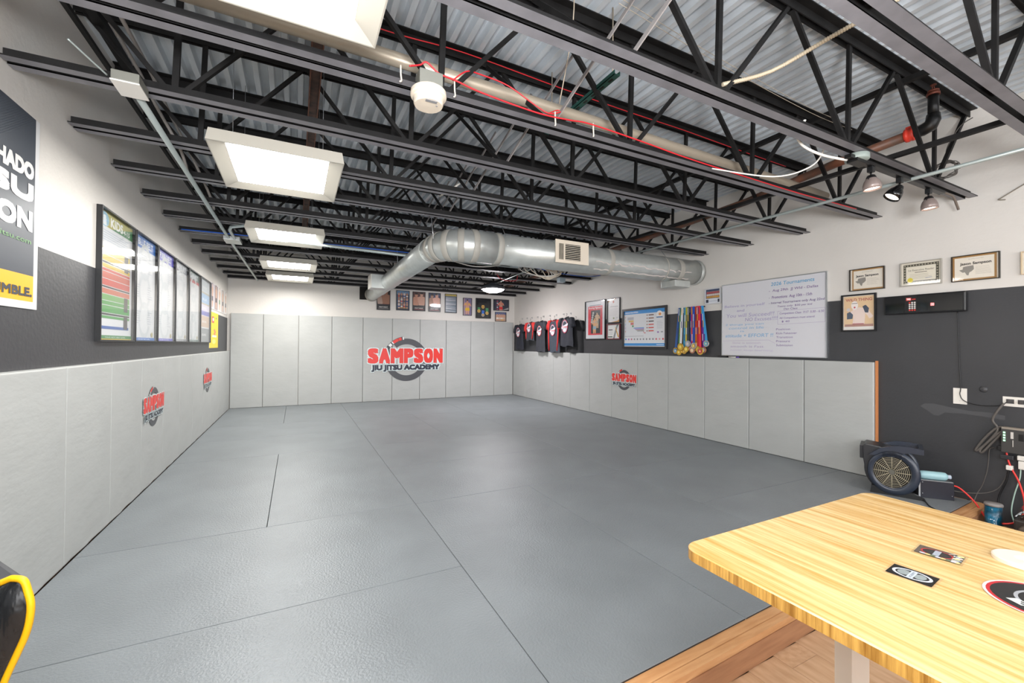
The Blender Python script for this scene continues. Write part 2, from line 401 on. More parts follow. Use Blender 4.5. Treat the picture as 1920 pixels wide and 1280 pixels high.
# ------------------------------------------------------------------ wall pads
def pad_mesh(w_, h_, t, seed):
    rnd = random.Random(seed); m = MB(); nx, nz = 14, 26
    ph = [rnd.uniform(0, 6.28) for _ in range(6)]; side = rnd.choice((-1, 1))
    def g(i, n, L):           # denser near the rims
        e = 0.02/L; e = 0.009/L; q = [0, e*0.25, e*0.7, e*1.3]
        q = q + [e*1.3+(1-2.6*e)*k/(n-7) for k in range(1, n-7)] + [1-e*1.3, 1-e*0.7, 1-e*0.25, 1]
        return q
    us = g(0, nx, w_); zs = g(0, nz, h_); vs = []
    for z in zs:
        for u in us:
            dx = min(u, 1-u)*w_; dz = min(z, 1-z)*h_
            fall = lambda d: 1-math.sqrt(max(0, 1-min(1, d/0.018)**2)) if False else math.sqrt(max(0, 1-(1-min(1, d/0.006))**2))
            y = (t-0.007)+0.007*fall(dx)*fall(dz)
            puff = 0.003*math.sin(PI*u)*math.sin(PI*min(1, z*1.2))
            wr = 0.0012*math.sin(z*h_*38+ph[0]+3*math.sin(u*3+ph[1]))*math.sin(PI*u)
            low = max(0, 1-z*h_/0.35)
            wr += 0.0035*low*math.sin(26*(z*h_*1.3+side*u*w_*0.8)+ph[2])*math.sin(PI*min(1, u*1.1))
            if 0 < u < 1 and 0 < z < 1: y += puff+wr
            vs.append(((u-0.5)*(w_-0.006), -y, z*h_))
    nx = len(us); nz = len(zs)
    fs = [(j*nx+i, j*nx+i+1, (j+1)*nx+i+1, (j+1)*nx+i) for j in range(nz-1) for i in range(nx-1)]
    m.add(vs, fs, 0, True)
    hw = (w_-0.006)/2
    # back and rims
    b = t-0.007
    m.add([(-hw,0,0),(hw,0,0),(hw,0,h_),(-hw,0,h_),(-hw,-b,0),(hw,-b,0),(hw,-b,h_),(-hw,-b,h_)], [(0,3,2,1),(0,1,5,4),(1,2,6,5),(2,3,7,6),(3,0,4,7)], 0)
    return m.mesh('wall_pad', vinyl)
board = mat('pad_backing_board', 'c7814f', 0.7)
pads = {}
def pad(wl, u, width, h_, label, group, seed):
    key = (round(width, 3), h_, seed % 4)
    if key not in pads: pads[key] = pad_mesh(width, h_, 0.049, seed % 4+3)
    o = link('wall_pad', pads[key], None, on_wall(wl, u, 0.0), WALL[wl][1])
    o.location.z = 0.001
    tag(o, label, 'wall pad', group); return o
# back wall: the left corner pad ends at x 0.535, then 8 of 0.6096, then the corner
xs = [0.004, 0.535]+[0.535+0.6096*i for i in range(1, 9)]+[5.928]
for i in range(len(xs)-1):
    pad('back', (xs[i]+xs[i+1])/2, xs[i+1]-xs[i], 1.786, 'tall grey vinyl wall pad on the back wall, %s from the left corner' % ordn(i), 'tall grey pads on the back wall', i)
RP = []
ys = [9.455]+[8.2112-0.6188*i for i in range(0, 11)]
ys = [9.455, 8.83]+ys[1:]
for i in range(len(ys)-1):
    RP.append(pad('right', (ys[i]+ys[i+1])/2, ys[i]-ys[i+1], 1.081, 'low grey vinyl wall pad on the right wall, %s from the back corner' % ordn(i), 'low grey pads on the right wall', i+1))
LP = []
ys2 = [1.2564]+[1.2564+0.63*i for i in range(1, 14)]; ys2[-1] = 9.455
for i in range(len(ys2)-1):
    LP.append(pad('left', (ys2[i]+ys2[i+1])/2, ys2[i+1]-ys2[i], 1.078, 'low grey vinyl wall pad on the left wall, %s from the front end' % ordn(i), 'low grey pads on the left wall', i+2))
MB().box(5.950, 2.008, 0.001, 5.978, 2.021, 1.095).build('backing_board', board, None)
bb = bpy.data.objects['backing_board']; tag(bb, 'thin raw orange-brown board edge at the near end of the right wall pads', 'board')
# flat grey cap strip behind the left pads
# logos
REDC, DK, LW_ = 'e23a33', '4a4b50', 'd5e3e4'
def logo(p, cx, cz, W, H, sub, full=True):
    """belt ring with the academy name across it; W x H is the size of the red word"""
    R1 = W*0.283; R0 = R1*0.73; rc = cz-0.0*H
    p.ring(cx, rc, R0, R1, math.radians(150), math.radians(490), DK, 48)
    p.ring(cx, rc, R1*0.93, R1*1.1, math.radians(100), math.radians(150), '3d3e42', 14)
    p.ring(cx, rc, R1*0.95, R1*1.08, math.radians(113), math.radians(128), REDC, 8)
    p.ring(cx, rc, R1*0.95, R1*1.08, math.radians(104), math.radians(112), REDC, 8)
    p.ring(cx, rc, R1*0.95, R1*1.08, math.radians(98), math.radians(101), 'e8e8e8', 4)
    p.ring(cx, rc, R1*0.95, R1*1.08, math.radians(128), math.radians(131), 'e8e8e8', 4)
    p.ring(cx, rc, R1*0.95, R1*1.08, math.radians(134), math.radians(142), 'e8e8e8', 4)
    x0 = cx-W/2; x1 = cx+W/2; zt = cz-H*0.18
    zt = cz-H*0.23
    for (g, k, c) in ((0.05*H, 0.085, LW_), (0, 0.05, REDC)):
        ws = [0.142, 0.15, 0.175, 0.135, 0.137, 0.138, 0.140]; tot = sum(ws); xx = x0
        for ch, w0 in zip('SAMPSON', ws):
            ww = W*w0/tot; p.txt(ch, xx-g+0.003*W, zt-g, xx+ww+g-0.003*W, zt+H+g, c, k); xx += ww
    hh = H*0.42
    p.txt(sub, cx-W*0.465, zt-hh*1.42, cx+W*0.465, zt-0.05*H, LW_, 0.085)
    p.txt(sub, cx-W*0.45, zt-hh*1.32, cx+W*0.45, zt-0.09*H, '2b3140', 0.045)
t = thing('wall_logo', 'large red and charcoal belt-ring academy logo on the back wall pads', 'logo', (0, 9.4505, 0))
p = Pr(0.0002); logo(p, 3.285, 0.885, 1.66, 0.325, 'JIU JITSU ACADEMY'); p.build('printed_logo', t)
def padlogo(o, zc):
    p = Pr(0.0002, -0.0545); logo(p, 0, zc, 0.59, 0.13, 'JIU JITSU ACADEMY'); q = p.build('printed_logo', o); q['label'] = 'small red and charcoal belt-ring logo'
padlogo(LP[5], 0.66); padlogo(LP[9], 0.70); padlogo(RP[6], 0.66)

# ------------------------------------------------------------------ framed pictures
def framed(name, label, cat, wl, u0, u1, zb, zt, fw, fcol, draw, depth=0.022, group=None, pane=True, tilt=0.0):
    """u0 is the left edge as you face the wall"""
    W = abs(u1-u0); H = zt-zb
    t = thing(name, label, cat, on_wall(wl, u0, zb, 0.001), WALL[wl][1], group)
    if tilt: t.rotation_euler = (0, tilt, WALL[wl][1])
    fm = mat('frame_'+fcol, fcol, 0.35)
    if fw:
        m = MB(); m.box(0,-depth,0, W,0,fw); m.box(0,-depth,H-fw, W,0,H); m.box(0,-depth,fw, fw,0,H-fw); m.box(W-fw,-depth,fw, W,0,H-fw)
        m.build('frame', fm, t)
        MB().box(fw,-0.006,fw, W-fw,0,H-fw).build('backing', ink('e9e7e4'), t)
    else:
        MB().box(0,-depth,0, W,0,H).build('backing', ink('e9e7e4'), t)
    p = Pr(); p.clip = (W-2*fw, H-2*fw); draw(p, W-2*fw, H-2*fw); y = -0.0062 if fw else -depth-0.0002
    p.build('print', t, (fw, y, fw))
    if pane and fw: MB().box(fw,-depth+0.004,fw, W-fw,-depth+0.006,H-fw).build('glass_pane', glass, t)
    return t
rnd = random.Random(3)
def lines(p, x0, x1, zt, n, dz, h, c, jit=0.2):
    for i in range(n): p.rect(x0, zt-i*dz-h, x1-(x1-x0)*jit*rnd.random(), zt-i*dz, c)
def fighter(p, cx, zb, s, skin, short, hair='2a2220', arms=True):
    p.poly([(cx-0.16*s, zb+0.42*s), (cx+0.16*s, zb+0.42*s), (cx+0.13*s, zb), (cx+0.03*s, zb), (cx, zb+0.2*s), (cx-0.03*s, zb), (cx-0.13*s, zb)], skin)
    p.poly([(cx-0.15*s, zb+0.47*s), (cx+0.15*s, zb+0.47*s), (cx+0.17*s, zb+0.25*s), (cx+0.02*s, zb+0.27*s), (cx-0.02*s, zb+0.27*s), (cx-0.17*s, zb+0.25*s)], short)
    p.poly([(cx-0.13*s, zb+0.46*s), (cx+0.13*s, zb+0.46*s), (cx+0.2*s, zb+0.8*s), (cx+0.07*s, zb+0.86*s), (cx-0.07*s, zb+0.86*s), (cx-0.2*s, zb+0.8*s)], skin)
    if arms:
        for d in (-1, 1):
            p.line(cx+d*0.19*s, zb+0.77*s, cx+d*0.27*s, zb+0.58*s, 0.07*s, skin); p.line(cx+d*0.27*s, zb+0.6*s, cx+d*0.12*s, zb+0.7*s, 0.06*s, skin)
            p.ell(cx+d*0.12*s, zb+0.71*s, 0.05*s, 0.045*s, short)
    p.ell(cx, zb+0.94*s, 0.07*s, 0.09*s, skin); p.poly([(cx-0.07*s, zb+0.96*s), (cx+0.07*s, zb+0.96*s), (cx+0.05*s, zb+1.04*s), (cx-0.05*s, zb+1.04*s)], hair)

# left wall: six belt-curriculum posters in thin black frames
BELTS = [('KIDS', '4-15', 'a9a13a', '2f7d46', 'kids', 3.64, 4.30), ('BLUE BELT', '', '2a72c9', '2a72c9', 'blue', 4.315, 4.905), ('PURPLE BELT', '', '5a55c8', '8f8fd8', 'purple', 4.92, 5.54), ('BROWN BELT', '', '8a8f9a', 'b08c78', 'brown', 5.555, 6.165), ('BLACK BELT', '', '5c7a78', 'cc3a44', 'black', 6.18, 6.845), ('PROGRAM', '', '9aa7b4', '5d6b7a', 'banded', 6.865, 7.60)]
def belt(k):
    t1, t2, c1, c2, kind, a, b = BELTS[k]
    def d(p, W, H):
        p.rect(0, 0, W, H, 'dfe2e6'); hh = 0.115*H
        if kind == 'banded':
            p.rect(0, 0.8*H, W, H, 'c9d2da'); p.rect(0, 0.62*H, W, 0.78*H, '88b4dc'); p.rect(0, 0.775*H, W, 0.80*H, 'b0a690'); p.rect(0, 0.6*H, W, 0.625*H, 'b0a690')
            p.rect(0, 0.43*H, W, 0.5*H, '6c6cc0'); p.rect(0, 0.5*H, W, 0.6*H, 'cfcbe0'); p.rect(0, 0.24*H, W, 0.42*H, 'd4b9a4'); p.rect(0, 0, W, 0.22*H, '8d9297')
            for z, s in ((0.86, 'PROGRAM'), (0.67, 'BLUE'), (0.53, 'PURPLE'), (0.31, 'BROWN'), (0.1, 'BLACK')): p.txt(s, 0.3*W, z*H, 0.7*W, (z+0.035)*H, 'f2f4f6', 0.02)
            return
        p.rect(0, H-hh, W, H, c1)
        if kind == 'kids':
            p.poly([(0.35*W, H-hh), (W, H-hh), (W, H-0.2*hh)], c2)
            p.ell(0.16*W, H-0.55*hh, 0.12*W, 0.5*hh, '7db0c8'); p.ell(0.16*W, H-0.4*hh, 0.035*W, 0.14*hh, 'dfe9ee'); p.poly([(0.11*W, H-0.95*hh), (0.21*W, H-0.95*hh), (0.2*W, H-0.5*hh), (0.12*W, H-0.5*hh)], 'dfe9ee')
            p.txt('KIDS', 0.32*W, H-0.88*hh, 0.68*W, H-0.22*hh, 'f4f6f2', 0.03); p.txt(t2, 0.7*W, H-0.85*hh, 0.9*W, H-0.5*hh, 'f4f6f2', 0.02)
            lines(p, 0.06*W, 0.9*W, H-1.25*hh, 5, 0.018*H, 0.007*H, 'b9c4d2')
            z = 0.72*H; cols = ['d8c46a', 'd8b840', '3c3c3c', 'd8b840', 'cc5a50', 'cc6a58', 'cc5a50', '3c3c3c', 'c8735c', '6da860', '4f9c50', '4f9c50', '3c3c3c', '4f9c50']
            hs = [.05,.045,.012,.03,.02,.05,.05,.012,.04,.045,.03,.055,.014,.02]
            for c, h in zip(cols, hs): p.rect(0.04*W, z-h*H, 0.92*W, z, c); z -= (h+0.006)*H
            p.rect(0.04*W, 0.085*H, 0.9*W, 0.108*H, '3a62ac')
            for zz in (0.58, 0.24, 0.09): p.rect(0.74*W, zz*H, 0.86*W, (zz+0.12 if zz < .5 else zz+0.14)*H, '4a4748')
            p.rect(0, 0, W, 0.035*H, '3f8a50'); p.rect(0, 0, W, 0.008*H, 'd8b840'); p.txt('YOUR NEXT BELT LEVEL', 0.2*W, 0.015*H, 0.8*W, 0.026*H, 'e8f0e8')
        else:
            p.txt(t1, 0.18*W, H-0.8*hh, 0.86*W, H-0.22*hh, 'e9eef6', 0.03)
            if kind == 'black': p.rect(0, H-1.35*hh, W, H-hh, 'c9404c')
            lines(p, 0.1*W, 0.6*W, H-1.5*hh, 4, 0.013*H, 0.005*H, 'aab2bd')
            for q in range(3):
                p.ring(0.5*W, (0.2+0.28*q)*H, 0.2*W, 0.27*W, 0.3, 5.9, 'cfd5da', 24, 1.0)
            for cx in (0.08, 0.62):
                for q in range(3): lines(p, cx*W, (cx+0.24)*W, (0.78-0.25*q)*H, 6, 0.022*H, 0.005*H, 'b7bfca', 0.5)
            p.rect(0, 0, W, 0.028*H, c1); p.txt('THE NEXT BELT LEVEL', 0.2*W, 0.008*H, 0.75*W, 0.02*H, 'eef2f6'); p.ell(0.86*W, 0.06*H, 0.05*W, 0.025*H, 'b9b088')
    return d
labs = ['framed kids curriculum poster with yellow, red and green bands on the left wall', 'framed white chart headed BLUE BELT beside the kids poster', 'framed white chart with purple header on the left wall', 'framed white chart with pale grey-brown header on the left wall', 'framed white chart with teal header and thin red stripe on the left wall', 'framed chart with blue, purple and tan bands, last of the left wall chart row']
for k in range(6):
    framed('framed_chart', labs[k], 'poster', 'left', BELTS[k][5], BELTS[k][6], 1.222, 2.105, 0.011, '18191b', belt(k), 0.03, 'belt curriculum charts on the left wall')
# left wall: banner near the camera
def ban(p, W, H):
    p.rect(0, 0, W, H, 'd9dadb'); b = 0.035; p.rect(0, b, W-b, H-0.0, '414750'); p.rect(0, b, W-b, b+0.125, 'f0b428')
    for i in range(26): p.line(W-b-0.45+i*0.017, H-0.02, W-b-0.75+i*0.017, H-0.22, 0.003, '4b525b')
    p.txt('MACHADO', 1.04, 0.62, 1.545, 0.70, 'e3e2df', 0.045)
    p.txt('JIU JITSU', 0.46, 0.485, 1.545, 0.60, 'e3e2df', 0.05)
    p.txt('ASSOCIATION', 0.39, 0.37, 1.54, 0.47, 'e3e2df', 0.05)
    p.txt('machadojiujitsu.com', 0.945, 0.303, 1.53, 0.335, '6aa35c')
    p.txt('STAY HUMBLE.', 0.92, 0.058, 1.545, 0.102, '3b4048', 0.04)
framed('banner', 'charcoal and yellow vinyl banner with large white lettering on the left wall', 'banner', 'left', 1.35, 2.945, 1.372, 2.30, 0, '18191b', ban, 0.004, pane=False)
# photo collage and yellow poster near the back-left corner
def collage(p, W, H):
    p.rect(0, 0, W, H, 'e2dede')
    for i, (c1, c2) in enumerate((('cfc7cf', '463f48'), ('9b8d90', '2c2730'), ('d8d2cf', '4d7a58'), ('b9b4b2', '35323a'), ('e6e2df', '302c2c'))):
        x = i*W/5; p.rect(x+0.01, 0.01, x+W/5-0.01, H-0.01, c1); fighter(p, x+W/10, 0.03, 0.36, 'cda58d', c2, c2, False)
framed('photo_collage', 'white photo collage strip high on the left wall by the back corner', 'picture', 'left', 7.68, 9.35, 1.74, 2.14, 0, 'ffffff', collage, 0.006, pane=False)
def yel(p, W, H):
    p.rect(0, 0, W, H, 'f2cf14'); p.rect(0.25*W, 0.7*H, 0.5*W, 0.88*H, 'c43d3a'); p.ell(0.4*W, 0.8*H, 0.08*W, 0.05*H, 'e9e6f4')
    for i in range(4): p.ell(0.55*W+0.08*W*(i%2), (0.5-0.05*i)*H, 0.1*W, 0.03*H, 'e8735a')
    p.rect(0.3*W, 0.3*H, 0.8*W, 0.36*H, 'f3ecd0'); p.ell(0.5*W, 0.18*H, 0.2*W, 0.07*H, 'e6dc74'); p.ell(0.75*W, 0.85*H, 0.07*W, 0.03*H, '57a860')
framed('yellow_poster', 'bright yellow poster below the photo strip on the left wall', 'poster', 'left', 7.65, 8.42, 1.145, 1.695, 0, 'ffffff', yel, 0.004, pane=False)

# back wall row
def fight(bg, tops, col2):
    def d(p, W, H):
        p.rect(0, 0, W, H, bg)
        for i, (cx, sk, sh) in enumerate(tops):
            p.ell(cx*W, 0.45*H, 0.3*W, 0.3*H, sh); fighter(p, cx*W, -0.30*H+0.03*H*(i % 2), 1.22*H, sk, sh, arms=False)
        p.rect(0, 0, W, 0.28*H, '15151c'); p.txt('FIGHT NIGHT', 0.15*W, 0.11*H, 0.85*W, 0.16*H, 'e8e4de', 0.03); p.rect(0.1*W, 0.06*H, 0.9*W, 0.075*H, col2)
    return d
def crowd(p, W, H):
    p.rect(0, 0, W, H, '39526e'); p.rect(0, 0.82*H, W, H, '6d8fb0')
    for q in range(3):
        for i in range(4): fighter(p, (0.18+0.22*i)*W, (0.62-0.27*q)*H, 0.3*H, ['c69a82', 'b98a74', 'd8c8bc', 'a97c66'][(i+q) % 4], ['b9312c', 'e8e4de', '2c3f86', '44474f'][(i*3+q) % 4], arms=False)
    p.rect(0, 0, W, 0.08*H, '2a3140'); p.txt('CHAMPIONSHIP', 0.12*W, 0.09*H, 0.88*W, 0.14*H, 'd9a64a', 0.02)
def streaks(p, W, H):
    p.rect(0, 0, W, H, '4c5c6e'); p.rect(0, 0.9*H, W, H, 'b09c4a')
    for i in range(11): p.poly([(0.05*W, (0.06+i*0.075)*H), (0.95*W, (0.04+i*0.078)*H), (0.95*W, (0.065+i*0.078)*H), (0.05*W, (0.1+i*0.075)*H)], ['c4ccd4', 'a5adb5', 'dfe3e6'][i % 3])  # pale slanting bars drawn across the poster
def solo(p, W, H):
    p.rect(0, 0, W, H, '7b7294'); p.rect(0, 0, 0.2*W, H, 'a88f9a'); fighter(p, 0.5*W, 0.05*H, 0.85*H, 'cf9a86', 'e5bb30')
def solo2(p, W, H):
    p.rect(0, 0, W, H, '24283c'); p.poly([(0.5*W, 0), (W, 0.1*H), (W, 0.3*H)], 'a9a6a4')
    for i in range(5): p.rect(0.2*W, (0.05+0.19*i)*H, 0.29*W, (0.15+0.19*i)*H, ['c0486a', 'd8d4e4'][i % 2])
    fighter(p, 0.48*W, -0.2*H, 1.15*H, 'd3967e', 'd8242e')
def group2(p, W, H):
    p.rect(0, 0, W, H, 'a98e7c'); p.rect(0, 0.75*H, W, H, '5a6a98')
    for i, (x, c) in enumerate(((0.2, 'e9e4dc'), (0.42, 'd9c9b8'), (0.62, 'e0d8d0'), (0.8, 'cdb9a8'))): fighter(p, x*W, 0.02*H, 0.85*H, 'c99a80', c, arms=False)
    p.ell(0.65*W, 0.15*H, 0.08*W, 0.06*H, 'd9b83a')
def medalcase(p, W, H):
    p.rect(0, 0, W, H, '15171e')
    for cx, cz, c, r, hgt in ((0.2, 0.35, '3f8f5c', 'd9b55c', 0.2), (0.5, 0.58, 'd8a850', 'e0b45c', 0.1), (0.8, 0.25, '3f8f5c', 'dfc06a', 0.28), (0.5, 0.14, '2f6fd0', 'a9acb0', 0.25)):
        p.poly([(cx*W-0.03, cz*H), (cx*W+0.03, cz*H), (cx*W+0.035, (cz+hgt)*H), (cx*W-0.035, (cz+hgt)*H)], c); p.ell(cx*W, cz*H, 0.04, 0.04, r); p.ell(cx*W, cz*H, 0.024, 0.024, 'b98a3a')
BK = [('fight_poster', 'dark fight poster behind the duct end on the back wall', 2.64, 2.925, 1.965, 2.415, fight('2c2422', ((0.32, 'b59a8c', '3a302c'), (0.72, '9c6f58', '7a1f1c')), 'b9b4b0')),
 ('crowd_poster', 'blue fight poster with rows of small figures on the back wall', 3.055, 3.345, 1.975, 2.415, crowd),
 ('versus_poster', 'brown poster of two facing fighters on the back wall', 3.415, 3.706, 1.977, 2.41, fight('5b3c38', ((0.28, 'c08a72', '1d1c24'), (0.72, 'cc9c86', '23242e')), 'c0303a')),
 ('blue_fight_poster', 'navy poster of fighters left of the streaked poster', 3.78, 4.063, 1.974, 2.408, fight('223058', ((0.28, 'a5765e', '2a2630'), (0.7, 'dba18c', 'e4e0e0')), 'c94c50')),
 ('streaked_poster', 'grey-blue poster with pale streaks on the back wall', 4.165, 4.457, 1.966, 2.408, streaks),
 ('fighter_photo', 'narrow photo of a fighter in yellow shorts on the back wall', 4.61, 4.834, 1.92, 2.338, solo),
 ('medal_case', 'black framed case showing gold medals with green ribbons', 4.93, 5.32, 1.87, 2.348, medalcase),
 ('ring_photo', 'wide photo of a fighter in red shorts, top right of the back wall', 5.40, 5.822, 2.072, 2.35, solo2),
 ('team_photo', 'small photo of a group below the red shorts photo', 5.445, 5.75, 1.808, 2.038, group2)]
for nm, lab, a, b, c, d, f in BK:
    framed(nm, lab, 'picture', 'back', a, b, c, d, 0.010 if nm != 'medal_case' else 0.018, '1a1a1e', f, 0.02 if nm != 'medal_case' else 0.05)

# right wall
def posterred(p, W, H):
    p.rect(0, 0, W, H, 'd8dade'); p.rect(0.13*W, 0.1*H, 0.87*W, 0.87*H, 'd2283a'); p.rect(0.28*W, 0.14*H, 0.76*W, 0.76*H, '23262a')
    for i in range(5): p.ell((0.32+0.02*i)*W, (0.45+0.06*i)*H, 0.05*W, 0.03*H, 'b9c0bc')
    p.txt('Boxing Fighters', 0.17*W, 0.785*H, 0.83*W, 0.85*H, 'f0e8e6', 0.01)
    fighter(p, 0.6*W, 0.28*H, 0.42*H, 'd3b08c', 'a3a08c'); fighter(p, 0.47*W, 0.14*H, 0.42*H, 'dda878', '8fa8b8')
    p.rect(0.2*W, 0.885*H, 0.8*W, 0.9*H, '4a6a74')
def certA(p, W, H):
    p.rect(0, 0, W, H, 'ebe9e8'); p.poly([(0, H), (0.75*W, H), (0.2*W, 0.93*H), (0, 0.86*H)], 'd9973c'); p.poly([(0, H), (0.5*W, H), (0.12*W, 0.95*H), (0, 0.9*H)], '5a3a34')
    p.poly([(W, 0), (0.25*W, 0), (0.8*W, 0.05*H), (W, 0.13*H)], 'd9973c'); p.ell(0.47*W, 0.87*H, 0.07*W, 0.055*H, 'b8502c')
    p.rect(0.2*W, 0.66*H, 0.85*W, 0.675*H, '70727c'); lines(p, 0.15*W, 0.85*W, 0.58*H, 8, 0.04*H, 0.007*H, 'c2c1c6')
    p.ell(0.5*W, 0.17*H, 0.06*W, 0.04*H, '9aa07c'); p.line(0.7*W, 0.18*H, 0.85*W, 0.2*H, 0.004, '5a6a90')
def certB(p, W, H):
    p.rect(0, 0, W, H, 'efefed'); p.poly([(0.45*W, 0), (0.6*W, 0), (0.85*W, 0.9*H), (0.75*W, H)], '8e9296'); p.poly([(0.6*W, 0.9*H), (0.72*W, 0.7*H), (0.95*W, 0.1*H), (0.85*W, 0.1*H)], 'dba628'); p.poly([(0.8*W, H), (0.9*W, H), (0.8*W, 0.8*H)], '3e6a4a')
    p.rect(0.03*W, 0.08*H, 0.42*W, 0.16*H, '3e5a46'); p.rect(0.1*W, 0.6*H, 0.42*W, 0.67*H, '4c4e52'); lines(p, 0.1*W, 0.45*W, 0.5*H, 3, 0.09*H, 0.02*H, 'a9abb0')
def chart(p, W, H):
    p.rect(0, 0, W, H, 'e4e6ea'); p.rect(0, 0.9*H, W, H, '2a93dc'); p.txt('GRADUATION SYSTEM', 0.02*W, 0.925*H, 0.36*W, 0.965*H, 'f2f6fa', 0.02); p.rect(0, 0.02*H, W, 0.09*H, '2a93dc'); p.rect(0.8*W, 0.045*H, 0.97*W, 0.06*H, 'e8f2fa')
    p.rect(0.09*W, 0.74*H, 0.25*W, 0.82*H, 'b9bac2'); p.rect(0.12*W, 0.68*H, 0.25*W, 0.73*H, 'e3bf6c'); p.rect(0.17*W, 0.6*H, 0.25*W, 0.67*H, 'dc7a72'); p.rect(0.21*W, 0.54*H, 0.25*W, 0.59*H, '4ea060')
    for i, c in enumerate(('2a93dc', '9a5cc0', 'a9907c', '8f8e90', 'd8585c', 'd8585c')): p.rect((0.25+0.03*i+(0.03*i if i > 3 else 0))*W, (0.5-0.028*i)*H, 0.51*W, (0.52-0.028*i)*H, c)
    for i in range(6):
        z = (0.83-0.085*i)*H; c = ['6a5048', '8c5c48', '3a3436', 'd8453f', 'd8453f', 'd8453f'][i]
        p.rect(0.62*W, z, 0.74*W, z+0.03*H, c); p.rect(0.57*W, z, 0.6*W, z+0.03*H, '9a7060')
    p.ell(0.87*W, 0.84*H, 0.07*W, 0.1*H, 'f6f2ee'); p.ell(0.88*W, 0.85*H, 0.03*W, 0.035*H, 'e79a50'); p.rect(0.8*W, 0.755*H, 0.94*W, 0.785*H, '3a7ab4')
    lines(p, 0.81*W, 0.95*W, 0.66*H, 6, 0.035*H, 0.008*H, 'b2b8c2'); p.rect(0.82*W, 0.36*H, 0.86*W, 0.4*H, '9a70b4'); p.rect(0.9*W, 0.37*H, 0.95*W, 0.4*H, '9a9ca4')
    p.line(0.02*W, 0.285*H, 0.5*W, 0.285*H, 0.004, '6d7076')
    for i in range(13):
        c = ['5a98d8', 'c070c8', 'c06a80']+['8c8c92']*7+['d86a78', 'e0a0a8', 'd84450']; p.ell((0.05+0.075*i)*W, 0.2*H, 0.018*W, 0.026*H, c[i])
    for i in range(5): p.rect(0.03*W, (0.4+0.1*i)*H, 0.045*W, (0.44+0.1*i)*H, ['e0a0a0', 'd8b0e0', 'a8c8e8', 'e8c8a0', 'e8b0a8'][i])
def teamphoto(p, W, H):
    p.rect(0, 0, W, H, '3c4a6c'); p.rect(0, 0, W, 0.36*H, 'd9dde4'); p.rect(0, 0.06*H, 0.18*W, 0.28*H, '35384a'); p.rect(0.82*W, 0.06*H, W, 0.28*H, '35384a'); p.rect(0.2*W, 0.14*H, 0.8*W, 0.18*H, 'a9b0c0')
    for q, c in enumerate(('b8404a', 'e4e0dc', 'd8a24a')):
        for i in range(9): p.ell((0.09+0.102*i)*W, (0.76-0.15*q)*H, 0.045*W, 0.09*H, c); p.ell((0.09+0.102*i)*W, (0.84-0.15*q)*H, 0.022*W, 0.035*H, 'c99a80')
def diploma(shift):
    def d(p, W, H):
        p.rect(0, 0, W, H, 'a8804e'); a = 0.09*W if shift > 0 else 0.04*W; b = 0.04*W if shift > 0 else 0.1*W
        p.rect(a, 0.07*H, W-b, 0.94*H, 'e4ddd0')
        if shift > 0: p.rect(0, 0, 0.05*W, H, 'ddd5c8')
        else: p.rect(0.95*W, 0, W, H, 'ddd5c8')
        p.txt('JIU JITSU FIGHTERS', 0.35*W, 0.84*H, 0.68*W, 0.875*H, '8a857c')
        p.txt('Jason Sampson', 0.16*W, 0.6*H, 0.84*W, 0.74*H, '2f2d2c', 0.02)
        S = [(0.3,0.58),(0.46,0.6),(0.47,0.44),(0.42,0.36),(0.37,0.32),(0.35,0.2),(0.31,0.22),(0.27,0.34),(0.22,0.33),(0.14,0.44),(0.22,0.46),(0.23,0.56)]
        p.poly([(x*W, z*H) for x, z in S], '8f8b84'); lines(p, 0.5*W, 0.85*W, 0.54*H, 7, 0.05*H, 0.01*H, 'b5aea2')
    return d
def dipl2(p, W, H):
    p.rect(0, 0, W, H, 'd9d3c4'); p.rect(0.05*W, 0.08*H, 0.95*W, 0.93*H, '4c4a3e'); 
    for i in range(12):
        for z in (0.88, 0.12): p.ell((0.09+0.075*i)*W, z*H, 0.02*W, 0.03*H, 'a9a390')
    for i in range(6):
        for x in (0.085, 0.915): p.ell(x*W, (0.2+0.12*i)*H, 0.02*W, 0.03*H, 'a9a390')
    p.rect(0.12*W, 0.18*H, 0.88*W, 0.83*H, 'e2dccb'); p.txt('1st Executive Reader', 0.18*W, 0.62*H, 0.84*W, 0.7*H, '6a6456', 0.005); p.rect(0.35*W, 0.54*H, 0.66*W, 0.57*H, '7d7668')
    lines(p, 0.22*W, 0.8*W, 0.47*H, 4, 0.06*H, 0.01*H, 'a9a290'); p.ell(0.23*W, 0.22*H, 0.075*W, 0.11*H, 'd9c840'); p.line(0.62*W, 0.27*H, 0.78*W, 0.29*H, 0.003, '5a70a8')
